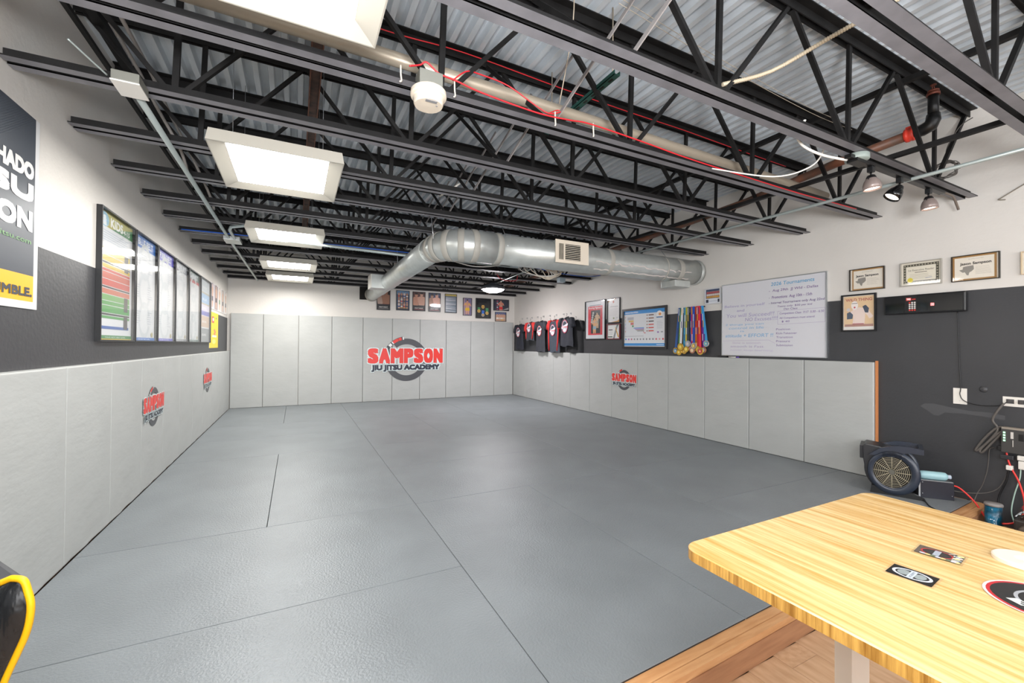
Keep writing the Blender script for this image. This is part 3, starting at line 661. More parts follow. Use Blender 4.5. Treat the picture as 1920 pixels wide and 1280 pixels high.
def wild(p, W, H):
    p.rect(0, 0, W, H, 'd9cfc6'); p.rect(0.02*W, 0.02*H, 0.98*W, 0.98*H, 'e2c39a'); p.rect(0.02*W, 0.02*H, 0.98*W, 0.1*H, 'e6e2dc')
    p.txt('WILD THING', 0.08*W, 0.84*H, 0.92*W, 0.925*H, 'b4645a', 0.02); p.rect(0.05*W, 0.1*H, 0.95*W, 0.17*H, 'b08478')
    sk = 'ead6cc'
    p.poly([(0.3*W, 0.18*H), (0.68*W, 0.18*H), (0.7*W, 0.36*H), (0.72*W, 0.62*H), (0.5*W, 0.66*H), (0.3*W, 0.6*H), (0.33*W, 0.36*H)], sk)
    p.line(0.32*W, 0.55*H, 0.22*W, 0.4*H, 0.03, sk); p.line(0.7*W, 0.58*H, 0.9*W, 0.36*H, 0.035, sk); p.line(0.88*W, 0.34*H, 0.76*W, 0.55*H, 0.03, sk)
    p.ell(0.37*W, 0.72*H, 0.11*W, 0.13*H, 'f0e8e4'); p.rect(0.28*W, 0.77*H, 0.46*W, 0.785*H, '4a4644'); p.ell(0.37*W, 0.66*H, 0.03*W, 0.025*H, 'c0404a')
    p.poly([(0.12*W, 0.32*H), (0.3*W, 0.33*H), (0.32*W, 0.45*H), (0.22*W, 0.54*H), (0.12*W, 0.5*H)], '4d5a6c'); p.poly([(0.62*W, 0.68*H), (0.72*W, 0.72*H), (0.82*W, 0.62*H), (0.8*W, 0.49*H), (0.7*W, 0.5*H)], '3e4858')
    p.rect(0.3*W, 0.17*H, 0.66*W, 0.19*H, 'a84c60'); p.ell(0.17*W, 0.6*H, 0.06*W, 0.05*H, 'd0c8c4')
R = [('boxing_poster', 'framed red boxing poster with white mat, right of the hanging shirts', 'poster', 6.545, 5.955, 1.338, 2.05, 0.014, '1b1b1f', posterred),
 ('certificate', 'tall certificate with orange corners, above the small red-framed one', 'certificate', 5.905, 5.574, 1.618, 2.045, 0.012, '16181c', certA),
 ('small_certificate', 'small certificate in dark red frame beside the red poster', 'certificate', 5.915, 5.571, 1.334, 1.60, 0.016, '6e2430', certB),
 ('rank_chart', 'large landscape chart with blue stripes in wide black frame', 'chart', 5.51, 4.553, 1.18, 1.829, 0.035, '222226', chart),
 ('team_picture', 'small framed team photo left of the whiteboard top', 'picture', 3.903, 3.663, 1.776, 1.985, 0.013, 'c9cacc', teamphoto),
 ('texas_diploma', 'small certificate with grey state shape, left of the three top diplomas', 'certificate', 2.235, 1.956, 1.769, 1.981, 0.006, '2a241e', diploma(1)),
 ('bordered_diploma', 'certificate with dark patterned border and gold seal, middle of the three', 'certificate', 1.84, 1.563, 1.768, 1.979, 0.007, 'a7a39a', dipl2),
 ('large_diploma', 'larger certificate with grey state shape, right of the three diplomas', 'certificate', 1.503, 1.229, 1.765, 1.976, 0.006, '2a241e', diploma(-1)),
 ('boxer_poster', 'black framed WILD THING poster of a boxer with raised gloves', 'poster', 2.306, 2.019, 1.376, 1.7375, 0.014, '111214', wild)]
for nm, lab, cat, a, b, c, d, fw, fc, f in R: framed(nm, lab, cat, 'right', a, b, c, d, fw, fc, f)
# edge of one more certificate at the frame's right border
framed('edge_certificate', 'certificate cut off by the right border of the picture', 'certificate', 'right', 1.122, 0.80, 1.775, 1.947, 0.006, 'cdb99a', dipl2)

# whiteboard with handwriting
t = thing('whiteboard', 'large whiteboard full of faded handwritten notes on the right wall', 'whiteboard', on_wall('right', 3.646, 1.108, 0.001), -PI/2)
W, H = 1.21, 0.896; fw = 0.009
MB().box(fw,-0.012,fw, W-fw,0,H-fw).build('board', mat('whiteboard_enamel', 'd3d3d8', 0.22), t)
m = MB(); m.box(0,-0.02,0, W,0,fw); m.box(0,-0.02,H-fw, W,0,H); m.box(0,-0.02,fw, fw,0,H-fw); m.box(W-fw,-0.02,fw, W,0,H-fw); m.build('frame', alum, t)
p = Pr()
def hw(s, x0, x1, z, h, c, b=0.0): p.txt(s, x0*W, z*H, x1*W, z*H+h*H, c, b, 0.12)
hw('2026 Tournaments', .52, .90, .905, .045, '4a9ac4', .008)
p.line(.52*W, .885*H, .92*W, .885*H, .002, 'a6c4d6')
hw('-  Aug 29th  JJ Wld - Dallas', .50, .93, .82, .04, '6a4a8a', .004)
hw('-  Promotions  Aug 10th - 15th', .50, .88, .73, .045, '6a4a8a', .006)
hw('- Internal Tournament only Aug 22nd', .50, .98, .665, .036, '5d4480', .006)
hw('Teens only  $30 per kid', .58, .88, .62, .028, '6a4a8a', .004)
hw('Dan Class', .64, .76, .588, .024, '6a4a8a', .004)
hw('Competition Class  7/17  5:30 - 6:30', .60, .975, .525, .034, '73549a', .002)
hw('All Competitors must attend', .60, .9, .47, .03, '73549a', .002)
hw('$ 40', .62, .69, .43, .026, '73549a', .002)
for a, b, c, d in ((.585, .575, .985, .585), (.585, .41, .985, .42), (.585, .41, .585, .575), (.985, .42, .985, .585)): p.line(a*W, b*H, c*W, d*H, .0022, '9a86b4')
hw('Believe in yourself', .03, .46, .66, .045, 'a39ac0', 0)
hw('and', .17, .25, .605, .034, '9a90bc', 0)
hw('You will Succeed!!', .05, .55, .53, .05, 'a9a0c4', 0)
hw('NO Excuses!!!!', .26, .58, .47, .046, 'a39ac0', 0)
hw('2 things you can', .04, .45, .41, .034, '8ab8dc', 0)
hw('control in life', .08, .45, .365, .034, '8ab8dc', 0)
hw('is', .21, .25, .325, .026, '8ab8dc', 0)
hw('attitude + EFFORT !!', .04, .54, .255, .046, '7fb4da', .002)
p.line(.01*W, .205*H, .5*W, .215*H, .003, 'b9a9c9'); p.line(.5*W, .215*H, .56*W, .17*H, .003, 'b9a9c9')
for i, s in enumerate(('Position', 'Kick-Takeover', 'Transition', 'Pressure', 'Submission')): hw(s, .57, .57+.012*len(s)+.03, .335-.05*i, .026, '8f7aa9', 0)
hw('Slow is smooth', .12, .42, .165, .026, 'c0b4cc', 0); hw('smooth is Fast', .1, .45, .115, .03, 'b4a9c6', 0); hw('never stop learning', .1, .54, .062, .03, 'c0b8d0', 0)
p.build('handwriting', t, (0, -0.0122, 0))['kind'] = 'stuff'
m = MB(); m.box(0,-0.016,0,0.13,0.016,0.022); tag(m.build('board_eraser', black, None, (5.955, 3.69, 1.083), -PI/2, bevel=0.004), 'black whiteboard eraser on top of the pads at the board corner', 'eraser')
m = MB(); m.cyl((0,0,0),(0.10,0,0),0.007,10,0); m.cyl((0.10,0,0),(0.135,0,0),0.0075,10,1); tag(m.build('marker_pen', [whiteplastic, ink('6a4ab0')], None, (5.955, 3.54, 1.0905), -PI/2), 'white marker with purple cap beside the eraser', 'marker')

# interval timer
t = thing('interval_timer', 'long black wall timer with keypad and glowing red digits', 'timer', on_wall('right', 1.946, 1.52, 0.001), -PI/2)
W, H = 0.54, 0.166
MB().box(0,-0.05,0,W,0,H).build('housing', black, t, bevel=0.012)
MB().box(0.012,-0.052,0.014,0.15,-0.0495,H-0.014).build('window_panel', mat('timer_gloss', '101216', 0.06), t)
MB().box(0.235,-0.052,0.014,W-0.02,-0.0495,H-0.014).build('display', mat('timer_gloss', '101216', 0.06), t)
p = Pr(0.0003); p.rect(0.16, 0.115, 0.195, 0.14, 'd8382e'); p.txt('TIMER', 0.163, 0.12, 0.192, 0.135, 'ffffff', 0.02); p.rect(0.2, 0.12, 0.225, 0.13, 'c83a34')
for i in range(3):
    for j in range(5): p.ell(0.185+0.018*i, 0.03+0.0165*j, 0.007, 0.007, 'd8d4d0' if j not in (0,) and not (i == 0 and j == 4) else 'd23a34', 10)
p.build('keypad', t, (0, -0.0505, 0))
m = MB()
for dx in (0, 0.012):
    for z in (0.06, 0.07, 0.08): m.box(0.325+dx, -0.0535, z, 0.334+dx, -0.052, z+0.0025)
    for z in (0.062, 0.072): m.box(0.325+dx, -0.0535, z, 0.3272+dx, -0.052, z+0.008); m.box(0.3318+dx, -0.0535, z, 0.334+dx, -0.052, z+0.008)
m.build('digits', led_red, t)
def cable(name, pts, r, mt, label, cat='cable', k=6, n=6, group=None):
    o = MB().tube(smoothpts(pts, k), r, n).build(name, mt)
    return tag(o, label, cat, group)
cable('timer_cord', [(5.972,1.47,1.53),(5.972,1.465,1.3),(5.972,1.46,1.1),(5.97,1.452,0.9),(5.966,1.455,0.84),(5.966,1.43,0.79),(5.97,1.35,0.765),(5.972,1.24,0.775),(5.968,1.20,0.805)], 0.003, black, 'thin black power cord hanging from the wall timer to the outlet')
# plates and knob
def plate(lab, u0, u1, z0_, z1, sock):
    t = thing('wall_plate', lab, 'outlet', on_wall('right', u0, z0_, 0.0), -PI/2)
    W = abs(u1-u0); H = z1-z0_
    MB().box(0,-0.006,0,W,0,H).build('plate', whiteplastic, t, bevel=0.002)
    m = MB()
    if sock:
        for cx in (0.3*W, 0.75*W):
            m.box(cx-0.02,-0.009,H*0.3,cx+0.02,-0.0055,H*0.75)
            m.box(cx-0.008,-0.03,H*0.42,cx+0.01,-0.009,H*0.64)
        m.build('socket', mat('grey_plug', '4a4848', 0.5), t)
    else:
        for z in (0.2*H, 0.8*H): m.cyl((W/2,-0.0075,z),(W/2,-0.005,z),0.003,8)
        m.build('screw', alum, t)
plate('blank white square wall plate under the timer cord', 1.499, 1.417, 0.76, 0.89, False)
plate('horizontal white power outlet with plugs at the right border', 1.221, 1.09, 0.776, 0.85, True)
m = MB(); m.lathe([(0.0,0.012),(0.018,0.011),(0.024,0.004),(0.025,0)], (0,0,0), (0,-1,0), 20)
tag(m.build('door_stop', grey_paint, None, on_wall('right', 1.324, 0.893), -PI/2), 'small round dark bump on the charcoal wall beside the white plate', 'bumper')
# light scuff streak on the dark wall
p = Pr(); S = [(0, .06),(.03,.085),(.09,.09),(.18,.075),(.3,.06),(.42,.062),(.5,.05),(.5,.02),(.38,.03),(.26,.035),(.2,.03),(.16,.03),(.12,.0),(.09,.0),(.05,.03)]
p.poly([(x*1.0, z*1.1) for x, z in S], mat('plaster_scuff', '4a4b4e', 0.6))
o = p.build('wall_scuff', None, on_wall('right', 1.71, 0.645, 0.0005), -PI/2); struct(o)

# ------------------------------------------------------------------ shirts on hooks
hook_y = [9.06, 8.82, 8.59, 8.32, 8.065, 7.80, 7.547, 7.268, 7.02]
m = MB(); m.box(-0.012,-0.004,-0.02,0.012,0,0.02); m.tube([(0,-0.004,0.01),(0,-0.025,0.012),(0,-0.032,-0.004),(0,-0.022,-0.014)], 0.0025, 6)
hm = m.mesh('coat_hook', alum)
for i, y in enumerate(hook_y):
    o = link('coat_hook', hm, None, on_wall('right', y, 1.86), -PI/2)
    tag(o, 'small metal wall hook above the shirts, %s from the back corner' % ordn(i), 'hook', 'hooks above the shirts')
def shirt(y, ztop, w_, h_, body, trim, mark, label, tilt=0.0, sleeve=0.13, out=0.12, rz=0.0, short=False):
    t = thing('hanging_shirt', label, 'shirt', (5.98-out, y, ztop), -PI/2+rz, 'shirts hanging on the right wall')
    bm_ = mat('fabric_'+body, body, 0.75, noise=0.2, nscale=12); tm = mat('fabric_'+trim, trim, 0.75)
    # torso: front and back sheets with soft folds
    def sheet(sgn):
        m = MB(); nx, nz = 14, 16; vs = []
        for j in range(nz+1):
            v = j/nz; z = -0.02-(h_)*v
            hw_ = w_*0.5*(1-0.10*math.sin(PI*min(1, v*1.2))) if v > 0.12 else w_*0.5*(0.55+0.45*v/0.12)
            for i in range(nx+1):
                u = i/nx*2-1; fold = 0.010*v*math.sin(u*7+y*9+v*2)
                dz = -0.035*abs(u)**1.5*(1-v) + (0.03 if v < 0.01 and abs(u) < 0.35 else 0)*-1*sgn
                vs.append((u*hw_+tilt*v*h_*0.3, sgn*(-0.032*math.sqrt(max(0, 1-u*u))-0.004)+fold, z+dz-0.012*v*math.cos(u*5+y)))
        fs = [(j*(nx+1)+i, j*(nx+1)+i+1, (j+1)*(nx+1)+i+1, (j+1)*(nx+1)+i) for j in range(nz) for i in range(nx)]
        return m.add(vs, fs, 0, True)
    m = sheet(1); m2 = sheet(-1); m.add(m2.v, m2.f, 0, True); m.build('body', bm_, t)
    for d in (-1, 1):
        a = Vector((d*w_*0.40, 0, -0.055)); b = a+Vector((d*sleeve*0.45, 0.0, -sleeve*1.15))
        m = MB(); m.tube([a+Vector((-d*0.05, 0, 0.015)), a, (a+b)/2+Vector((d*0.006, -0.01, 0)), b], [0.03, 0.052, 0.05, 0.048], 12); m.build('sleeve', bm_ if trim == body else tm, t)
    m = MB(); m.tube([(0.055*math.cos(a), -0.035*math.sin(a)-0.002, -0.028-0.012*math.sin(a)) for a in [2*PI*k/16 for k in range(16)]], 0.007, 6, closed=True); m.build('collar', tm, t)
    if trim != body:
        m = MB()
        for d in (-1, 1): m.tube([(d*w_*0.30,-0.036,-0.05),(d*w_*0.44,-0.024,-h_*0.35),(d*w_*0.40,-0.028,-h_*0.72),(d*w_*0.36+tilt*h_*0.3,-0.032,-h_*0.98)], [0.010, 0.016, 0.014, 0.012], 8)
        m.build('side_panel', tm, t)
    m = MB(); m.tube([(-w_*0.4,0,-0.062),(-0.02,0,-0.012),(0.02,0,-0.012),(w_*0.4,0,-0.062)], 0.006, 8)
    m.tube(smoothpts([(0,0,-0.01),(0,0,0.03),(0.018,0,0.05),(0.0,0,0.068),(-0.016,0,0.055)], 4), 0.0025, 6); m.build('hanger', black, t)
    if mark == 'n': return t
    p = Pr(0.0004); s = w_*0.36
    p.ell(0, 0, s*0.62, s*0.8, REDC if mark == 'r' else 'c9405c'); p.ell(0, 0, s*0.54, s*0.72, 'b9c4cc'); p.ell(0, s*0.25, s*0.38, s*0.35, '3d4450')
    p.poly([(-s*0.66, -s*0.3), (s*0.66, s*0.12), (s*0.66, s*0.38), (-s*0.66, -s*0.04)], 'e4e6ec'); p.txt('SAMPSON', -s*0.55, -s*0.16, s*0.55, s*0.0, REDC, 0.02, 0.0); p.ell(0, -s*0.45, s*0.3, s*0.2, 'dfe3e8')
    p.build('chest_print', t, (0, -0.045, -h_*0.34))
    return t
shirt(8.98, 1.73, 0.40, 0.58, '20232e', '20232e', 'w', 'navy t-shirt with round print, nearest the back corner')
shirt(8.46, 1.76, 0.38, 0.40, '3b3d44', 'c8322f', 'w', 'short grey rash guard with red sleeves and hem, second from the corner')
shirt(7.99, 1.765, 0.40, 0.66, '34363d', '34363d', 'r', 'charcoal long shirt with red round print, third from the corner')
shirt(7.45, 1.765, 0.42, 0.66, '3c4450', 'd02c2c', 'w', 'grey rash guard with bright red sides, fourth from the corner')
shirt(6.99, 1.79, 0.46, 0.56, '2b2e38', '2b2e38', 'w', 'dark t-shirt with large round white print, nearest the red poster', out=0.13)
shirt(8.23, 1.70, 0.34, 0.34, '17181c', '17181c', 'n', 'black shirt tucked behind the short red-sleeved rash guard', out=0.042)
shirt(7.74, 1.73, 0.34, 0.56, '1a1b20', '1a1b20', 'n', 'black shirt hanging behind the charcoal long shirt', out=0.042)
shirt(6.80, 1.72, 0.42, 0.62, '15161a', '15161a', 'n', 'black shirt hanging close to the wall behind the nearest t-shirt', out=0.042, rz=0.2)

# ------------------------------------------------------------------ medals
m = MB(); m.cyl((0,-0.03,0),(0.42,-0.03,0),0.008,10); m.box(0.02,-0.03,-0.006,0.035,0,0.006); m.box(0.385,-0.03,-0.006,0.40,0,0.006)
tag(m.build('medal_rack', black, None, on_wall('right', 4.31, 1.755), -PI/2), 'black rack bar carrying the medal ribbons', 'rack')
goldm = mat('gold_medal', 'd6ac4e', 0.35, metal=0.5, noise=0.3, nscale=30); silv = mat('silver_medal', 'b8b6b4', 0.35, metal=0.5); bron = mat('bronze_medal', 'b98064', 0.4, metal=0.4)
med = [(4.30, '2f5aa0', '3f9adf', goldm, .60, 'dark blue ribbon, leftmost, its disc ringed gold over sky blue', 1, -.06),
 (4.26, '3f8f4c', 'e0b62c', goldm, .62, 'green ribbon and plain gold disc at the far left', 1, -.03),
 (4.235, 'dcdde0', 'e4c038', goldm, .545, 'white ribbon and broad gold disc left of centre', 1, -.02),
 (4.20, '4aa8d8', 'c89c40', goldm, .60, 'sky blue ribbon and dark gold disc hanging lowest', 1, -.01),
 (4.165, 'c9c63c', 'e8c94a', goldm, .575, 'yellow-green patterned ribbon and gold disc', 1, 0),
 (4.13, '3a3f46', 'b9b4c8', silv, .50, 'black and white striped ribbon and silver disc', 1, 0),
 (4.10, '2f58c4', 'd9a0b8', bron, .565, 'blue and white ribbon and squarish pinkish disc', 1, .01),
 (4.075, 'd8324a', 'e0c0a8', bron, .59, 'pink-red ribbon and copper disc near the middle', 1, .01),
 (4.045, '1f4fb8', 'd0a850', silv, .53, 'royal blue ribbon behind the big round gold disc', 1, .01),
 (4.02, 'e0592c', 'ecd08c', goldm, .52, 'orange ribbon and big round bright gold disc in front', 1, .01),
 (3.99, 'c8202e', 'd8b040', goldm, .575, 'dark red ribbon and gold disc right of centre', 1, .02),
 (3.96, 'e02848', 'c83a50', goldm, .60, 'crimson ribbon and gold disc with dark red centre', 1, .03),
 (3.935, '7a3aa8', 'c8c0cc', bron, .585, 'violet ribbon and copper disc at the lower right', 1, .04),
 (3.915, '3a9ad8', '5aa8c8', silv, .50, 'light blue ribbon, rightmost, with teal-centred disc', 1, .07)]
for i, (y, rc, dc, mm, L, lab, _, dx) in enumerate(med):
    t = thing('medal', 'medal with '+lab, 'medal', (5.95-0.010*(i % 3), y, 1.758), -PI/2, 'medals on the rack')
    m = MB(); b = -0.012-0.0065*(i % 3)*0
    m.add([(-0.019,-0.010,0.006),(0.019,-0.010,0.006),(0.019+dx,-0.016,-L+0.04),(-0.019+dx,-0.016,-L+0.04),(-0.019,-0.0085,0.006),(0.019,-0.0085,0.006),(0.019+dx,-0.0145,-L+0.04),(-0.019+dx,-0.0145,-L+0.04)], [(0,1,2,3),(7,6,5,4),(0,4,5,1),(1,5,6,2),(2,6,7,3),(3,7,4,0)])
    m.build('ribbon', mat('ribbon_'+rc, rc, 0.6), t)
    p = Pr(0.0003)
    for q in range(5): p.rect(-0.006+dx*q/6+0.002*(q%2), -0.10-q*0.09, 0.004+dx*q/6+0.002*(q%2), -0.01-q*0.09, ['e8e6e2','e0b62c',rc,'3a4a78',rc][(i*3+q) % 5])
    o = p.build('ribbon_pattern', t, (0, -0.0165, 0)); o['kind'] = 'stuff'
    R_ = 0.052 if i in (2, 9, 11) else 0.044
    m = MB(); m.lathe([(0,0.007),(R_*0.75,0.006),(R_*0.8,0.008),(R_,0.007),(R_,0),(0,0)], (dx,-0.016,-L), (0,-1,0), 20 if i != 6 else 8); m.build('disc', mm, t)
    p = Pr(0.0003); p.ell(dx, -L, R_*0.62, R_*0.62, dc, 14); p.poly([(dx-R_*.3, -L-R_*.2), (dx+R_*.3, -L-R_*.2), (dx, -L+R_*.4)], 'f0dc98'); p.build('emblem', t, (0, -0.025, 0))

# ------------------------------------------------------------------ bar joists
JZ = 2.44; JT = 3.155
nodes = [0.55, 1.73, 2.95, 4.15, 5.36]; tops = [(a+b)/2 for a, b in zip(nodes, nodes[1:])]
XL = LX+0.004; XR = RX-0.004
def angle_pair(z_h, up):
    m = MB()
    for s in (-1, 1):
        y0_ = s*0.013; y1 = s*0.060
        m.box(XL, y0_, z_h, XR, y1, z_h+(0.006 if up else -0.006), 1)
        if up: m.m[-6] = 0  # underside face takes the grey, the other faces stay black
        m.box(XL, y0_, z_h+(0.0002 if up else 0), XR, y0_+s*0.006, z_h+(0.052 if up else -0.056), 1)
    return m
bot = angle_pair(JZ, True).mesh('bottom_chord', [chordm, joistm]); top = angle_pair(JT-0.001, False).mesh('top_chord', [chordm, joistm])
def webbar(a, b, kind):
    m = MB()
    if kind == 'v': m.bar((a[0],0,a[1]), (b[0],0,b[1]), 0.028, 0.02, up=(0,1,0))
    else: m.bar((a[0],0,a[1]), (b[0],0,b[1]), 0.021, 0.026, up=(0,1,0))
    return m.mesh('web_bar', joistm)
zb = JZ+0.045; zt = JT-0.045; webs = []
for i, x in enumerate(nodes):
    webs.append(webbar((x, zb), (x+0.02, zt), 'v'))
    l = tops[i-1] if i else None; r = tops[i] if i < len(tops) else None
    if l: webs.append(webbar((x-0.035, zb), (l+0.02, zt), 'd'))
    if r: webs.append(webbar((x+0.045, zb), (r-0.02, zt), 'd'))
webs.append(webbar((0.51, zb), (0.0, zt), 'd')); webs.append(webbar((5.40, zb), (5.93, zt), 'd'))
JY = [2.035+0.6245*k for k in range(-5, 12)]+[9.43]
for i, y in enumerate(JY):
    j = len(JY)-1-i
    lab = 'black steel bar joist with grey lower flanges, %s from the back wall' % (ordn(j) if j < 17 else 'farthest')
    t = thing('bar_joist', lab, 'joist', (0, y, 0), 0, 'steel bar joists under the roof deck')
    link('bottom_chord', bot, t)['label'] = 'double-angle lower chord with grey underside'
    link('top_chord', top, t)
    for wmesh in webs: link('web_bar', wmesh, t)
# bridging angles along y
def longbar(name, x, z, y0_, y1, w_, h_, mt, lab, cat='bracing bar', grp=None):
    return tag(MB().box(x-w_/2, y0_, z-h_/2, x+w_/2, y1, z+h_/2).build(name, mt), lab, cat, grp)
m = MB(); m.box(1.165, -1.2, 2.985, 1.172, 9.4, 3.045, 1); m.box(1.228, -1.2, 2.985, 1.235, 9.4, 3.045, 1); m.box(1.172, -1.2, 3.0, 1.228, 9.4, 3.008, 0)
tag(m.build('channel_beam', [rust, mat('rust_streak', '7d5240', 0.6, noise=0.4, nscale=20)]), 'rusty brown channel running lengthwise above the panel lights', 'beam')
longbar('bridging_angle', 4.86, 3.07, -1.2, 9.4, 0.04, 0.035, joistm, 'black bracing angle under the roof deck on the right side')
longbar('bridging_angle', 4.70, 2.513, -1.2, 9.4, 0.035, 0.028, joistm, 'black bracing angle lying on the lower joist flanges at right')
longbar('bridging_angle', 0.07, 3.07, -1.2, 9.4, 0.05, 0.05, joistm, 'thick black bracing angle by the left wall top')
longbar('bridging_angle', 0.12, 2.80, -1.2, 9.4, 0.022, 0.022, joistm, 'thin black bracing rod by the left wall')
for i, y in enumerate(JY[2:12]):
    m = MB(); m.bar((2.40, y, JZ+0.05), (2.62, y-0.58, JT-0.1), 0.024, 0.006, 0, up=(1,0,0))
    tag(m.build('cross_brace', mat('light_strap', '8f8a88', 0.45, metal=0.3)), 'light flat cross-brace strap between joists, %s counted from the front' % ordn(i), 'brace', 'light cross braces')
    m = MB(); m.bar((2.22, y+0.57, JT-0.08), (2.36, y+0.03, JZ+0.06), 0.026, 0.008, 0, up=(1,0,0))
    tag(m.build('cross_brace', joistm), 'dark cross-brace bar between joists, %s counted from the front' % ordn(i), 'brace', 'dark cross braces')

# ------------------------------------------------------------------ panel lights
def panel(y0_, y1, label):
    x0, x1 = 0.637, 1.364; t = thing('panel_light', label, 'ceiling light', (x0, y0_, 2.355), 0, 'flat panel lights in a row')
    W, L = x1-x0, y1-y0_; b = 0.085; zi = 0.028; ht = 0.072
    m = MB(); O = [(0,0),(W,0),(W,L),(0,L)]; I = [(b,b),(W-b,b),(W-b,L-b),(b,L-b)]; e = 0.006
    I2 = [(e,e),(W-e,e),(W-e,L-e),(e,L-e)]
    for k in range(4):
        a, c = O[k], O[(k+1)%4]; i2, i3 = I2[k], I2[(k+1)%4]; p_, q_ = I[k], I[(k+1)%4]
        m.add([(*a,0),(*c,0),(*i3,0),(*i2,0)], [(0,1,2,3)]); m.add([(*i2,0),(*i3,0),(*q_,zi),(*p_,zi)], [(0,1,2,3)])
        s_ = 0.012
        sh = lambda P_: (min(max(P_[0], s_), W-s_), min(max(P_[1], s_), L-s_))
        m.add([(*a,0),(*c,0),(*sh(c),ht),(*sh(a),ht)], [(0,1,2,3)])
    m.add([(s_,s_,ht),(W-s_,s_,ht),(W-s_,L-s_,ht),(s_,L-s_,ht)], [(0,1,2,3)])
    m.build('housing', ledframe, t, fix=False)
    m = MB(); m.add([(b,b,zi-0.001),(W-b,b,zi-0.001),(W-b,L-b,zi-0.001),(b,L-b,zi-0.001)], [(3,2,1,0)]); m.build('diffuser', lens_m, t, fix=False)
    hwm = MB().cyl((0,0,ht-0.002),(0,0,0.72),0.0015,6).mesh('hanging_wire', alum)
    for x in (0.12, W-0.12):
        for y in (0.1, L-0.1): link('hanging_wire', hwm, t, (x, y, 0))
panel(0.93, 1.70, 'flat panel light nearest the camera, cut off by the top of the picture')
panel(2.88, 3.70, 'large bright flat panel light at upper left, second from the camera')
panel(4.89, 5.60, 'flat panel light third from the camera, beside the lengthwise conduit')
panel(6.74, 7.49, 'flat panel light fourth from the camera')
panel(8.06, 8.85, 'flat panel light farthest away, nearest the back wall')
panel(-1.1, -0.32, 'unseen flat panel light added behind the camera as fill')  # out of view, added to raise the room's brightness
# round light
t = thing('round_light', 'round flush ceiling light glowing near the back of the room', 'ceiling light', (4.55, 7.65, 2.335)); t.scale = (1.2, 1.2, 1.1)
m = MB(); m.lathe([(0.0,-0.075),(0.08,-0.068),(0.15,-0.045),(0.185,-0.012),(0.185,0)], n=32); m.build('diffuser', round_m, t)
m = MB(); m.lathe([(0.19,-0.004),(0.2,0.01),(0.19,0.03),(0.1,0.075),(0.06,0.11),(0,0.11)], n=32); m.build('canopy', mat('canopy_dark', '55585c', 0.4, metal=0.5), t)
m = MB(); m.lathe([(0.186,-0.02),(0.198,-0.016),(0.2,-0.003),(0.186,-0.002)], n=32); m.build('trim_ring', alum, t)

# ------------------------------------------------------------------ ducts
def rings(m, c, ax, r, ys): 
    for q in ys: m.lathe([(r+0.001,-0.012),(r+0.005,-0.008),(r+0.005,0.008),(r+0.001,0.012)], Vector(c)+Vector(ax)*q, ax, 32)
t = thing('spiral_duct', 'large round silver air duct crossing to the right wall and bending toward the back wall', 'duct', (2.4, 4.05, 2.225))
r1 = 0.158; r2 = 0.128
m = MB(); m.tube([(0.52,0,0),(1.5,0,0),(2.6,0,0),(3.574,0,0)], r1, 40); m.build('main_run', galv, t)
# elbow: gored bend from +x to +y
P0 = []
Rb = 0.30; cx_, cy_ = 0.30, Rb
pts = [(0.52,0,0)]+[(cx_-Rb*math.sin(a), cy_-Rb*math.cos(a), 0) for a in [math.radians(v) for v in (0, 22, 45, 68, 87)]]+[(-0.02,0.42,0.0)]
rad = [r1+0.004, r1+0.004, r1+0.002, r1-0.004, 0.146, 0.138, 0.13]
m = MB(); m.tube(pts, rad, 40)
for f_ in m.sm: pass
m.build('elbow', galv, t)
for i in (1, 2, 3, 4, 5):
    m = MB(); d = (Vector(pts[min(i+1, 6)])-Vector(pts[i-1])).normalized(); m.lathe([(rad[i]+0.001,-0.032),(rad[i]+0.007,-0.026),(rad[i]+0.007,0.026),(rad[i]+0.001,0.032)], pts[i], d, 40); m.build('seam_band', ductape, t)
m = MB(); m.lathe([(r1+0.001,-0.03),(r1+0.006,-0.025),(r1+0.006,0.025),(r1+0.001,0.03)], (0.56,0,0), (1,0,0), 40)
m.build('seam_band', ductape, t)
m = MB(); m.tube([(-0.02,0.40,0.0),(0.02,1.9,0.018),(0.07,3.5,0.036),(0.13,5.44,0.055)], [0.134, r2+0.004, r2+0.002, r2], 36); m.build('branch_run', galv, t)
for yy in (1.15, 2.05, 3.1, 4.15): 
    q = (yy-0.4)/5.04; m = MB(); m.lathe([(r2+0.002,-0.012),(r2+0.006,-0.006),(r2+0.006,0.006),(r2+0.002,0.012)], (-0.02+0.15*q, yy, 0.055*q), (0.03,1,0.011), 36); m.build('seam_band', mat('band_light', 'cfd3d2', 0.35, metal=0.5), t)
for xx, w_ in ((2.0, 0.03), (2.9, 0.012), (3.15, 0.04)): m = MB(); m.lathe([(r1+0.001,-w_),(r1+0.004,-w_*0.7),(r1+0.004,w_*0.7),(r1+0.001,w_)], (xx,0,0), (1,0,0), 40); m.build('seam_band', ductape, t)
# square take-off box with white face on the branch, bell end
m = MB(); m.box(-0.22,3.1,-0.09,0.05,3.4,0.13); m.build('takeoff_box', galv, t)
MB().box(-0.235,3.1,-0.09,-0.22,3.4,0.13).build('takeoff_grille', whiteplastic, t)
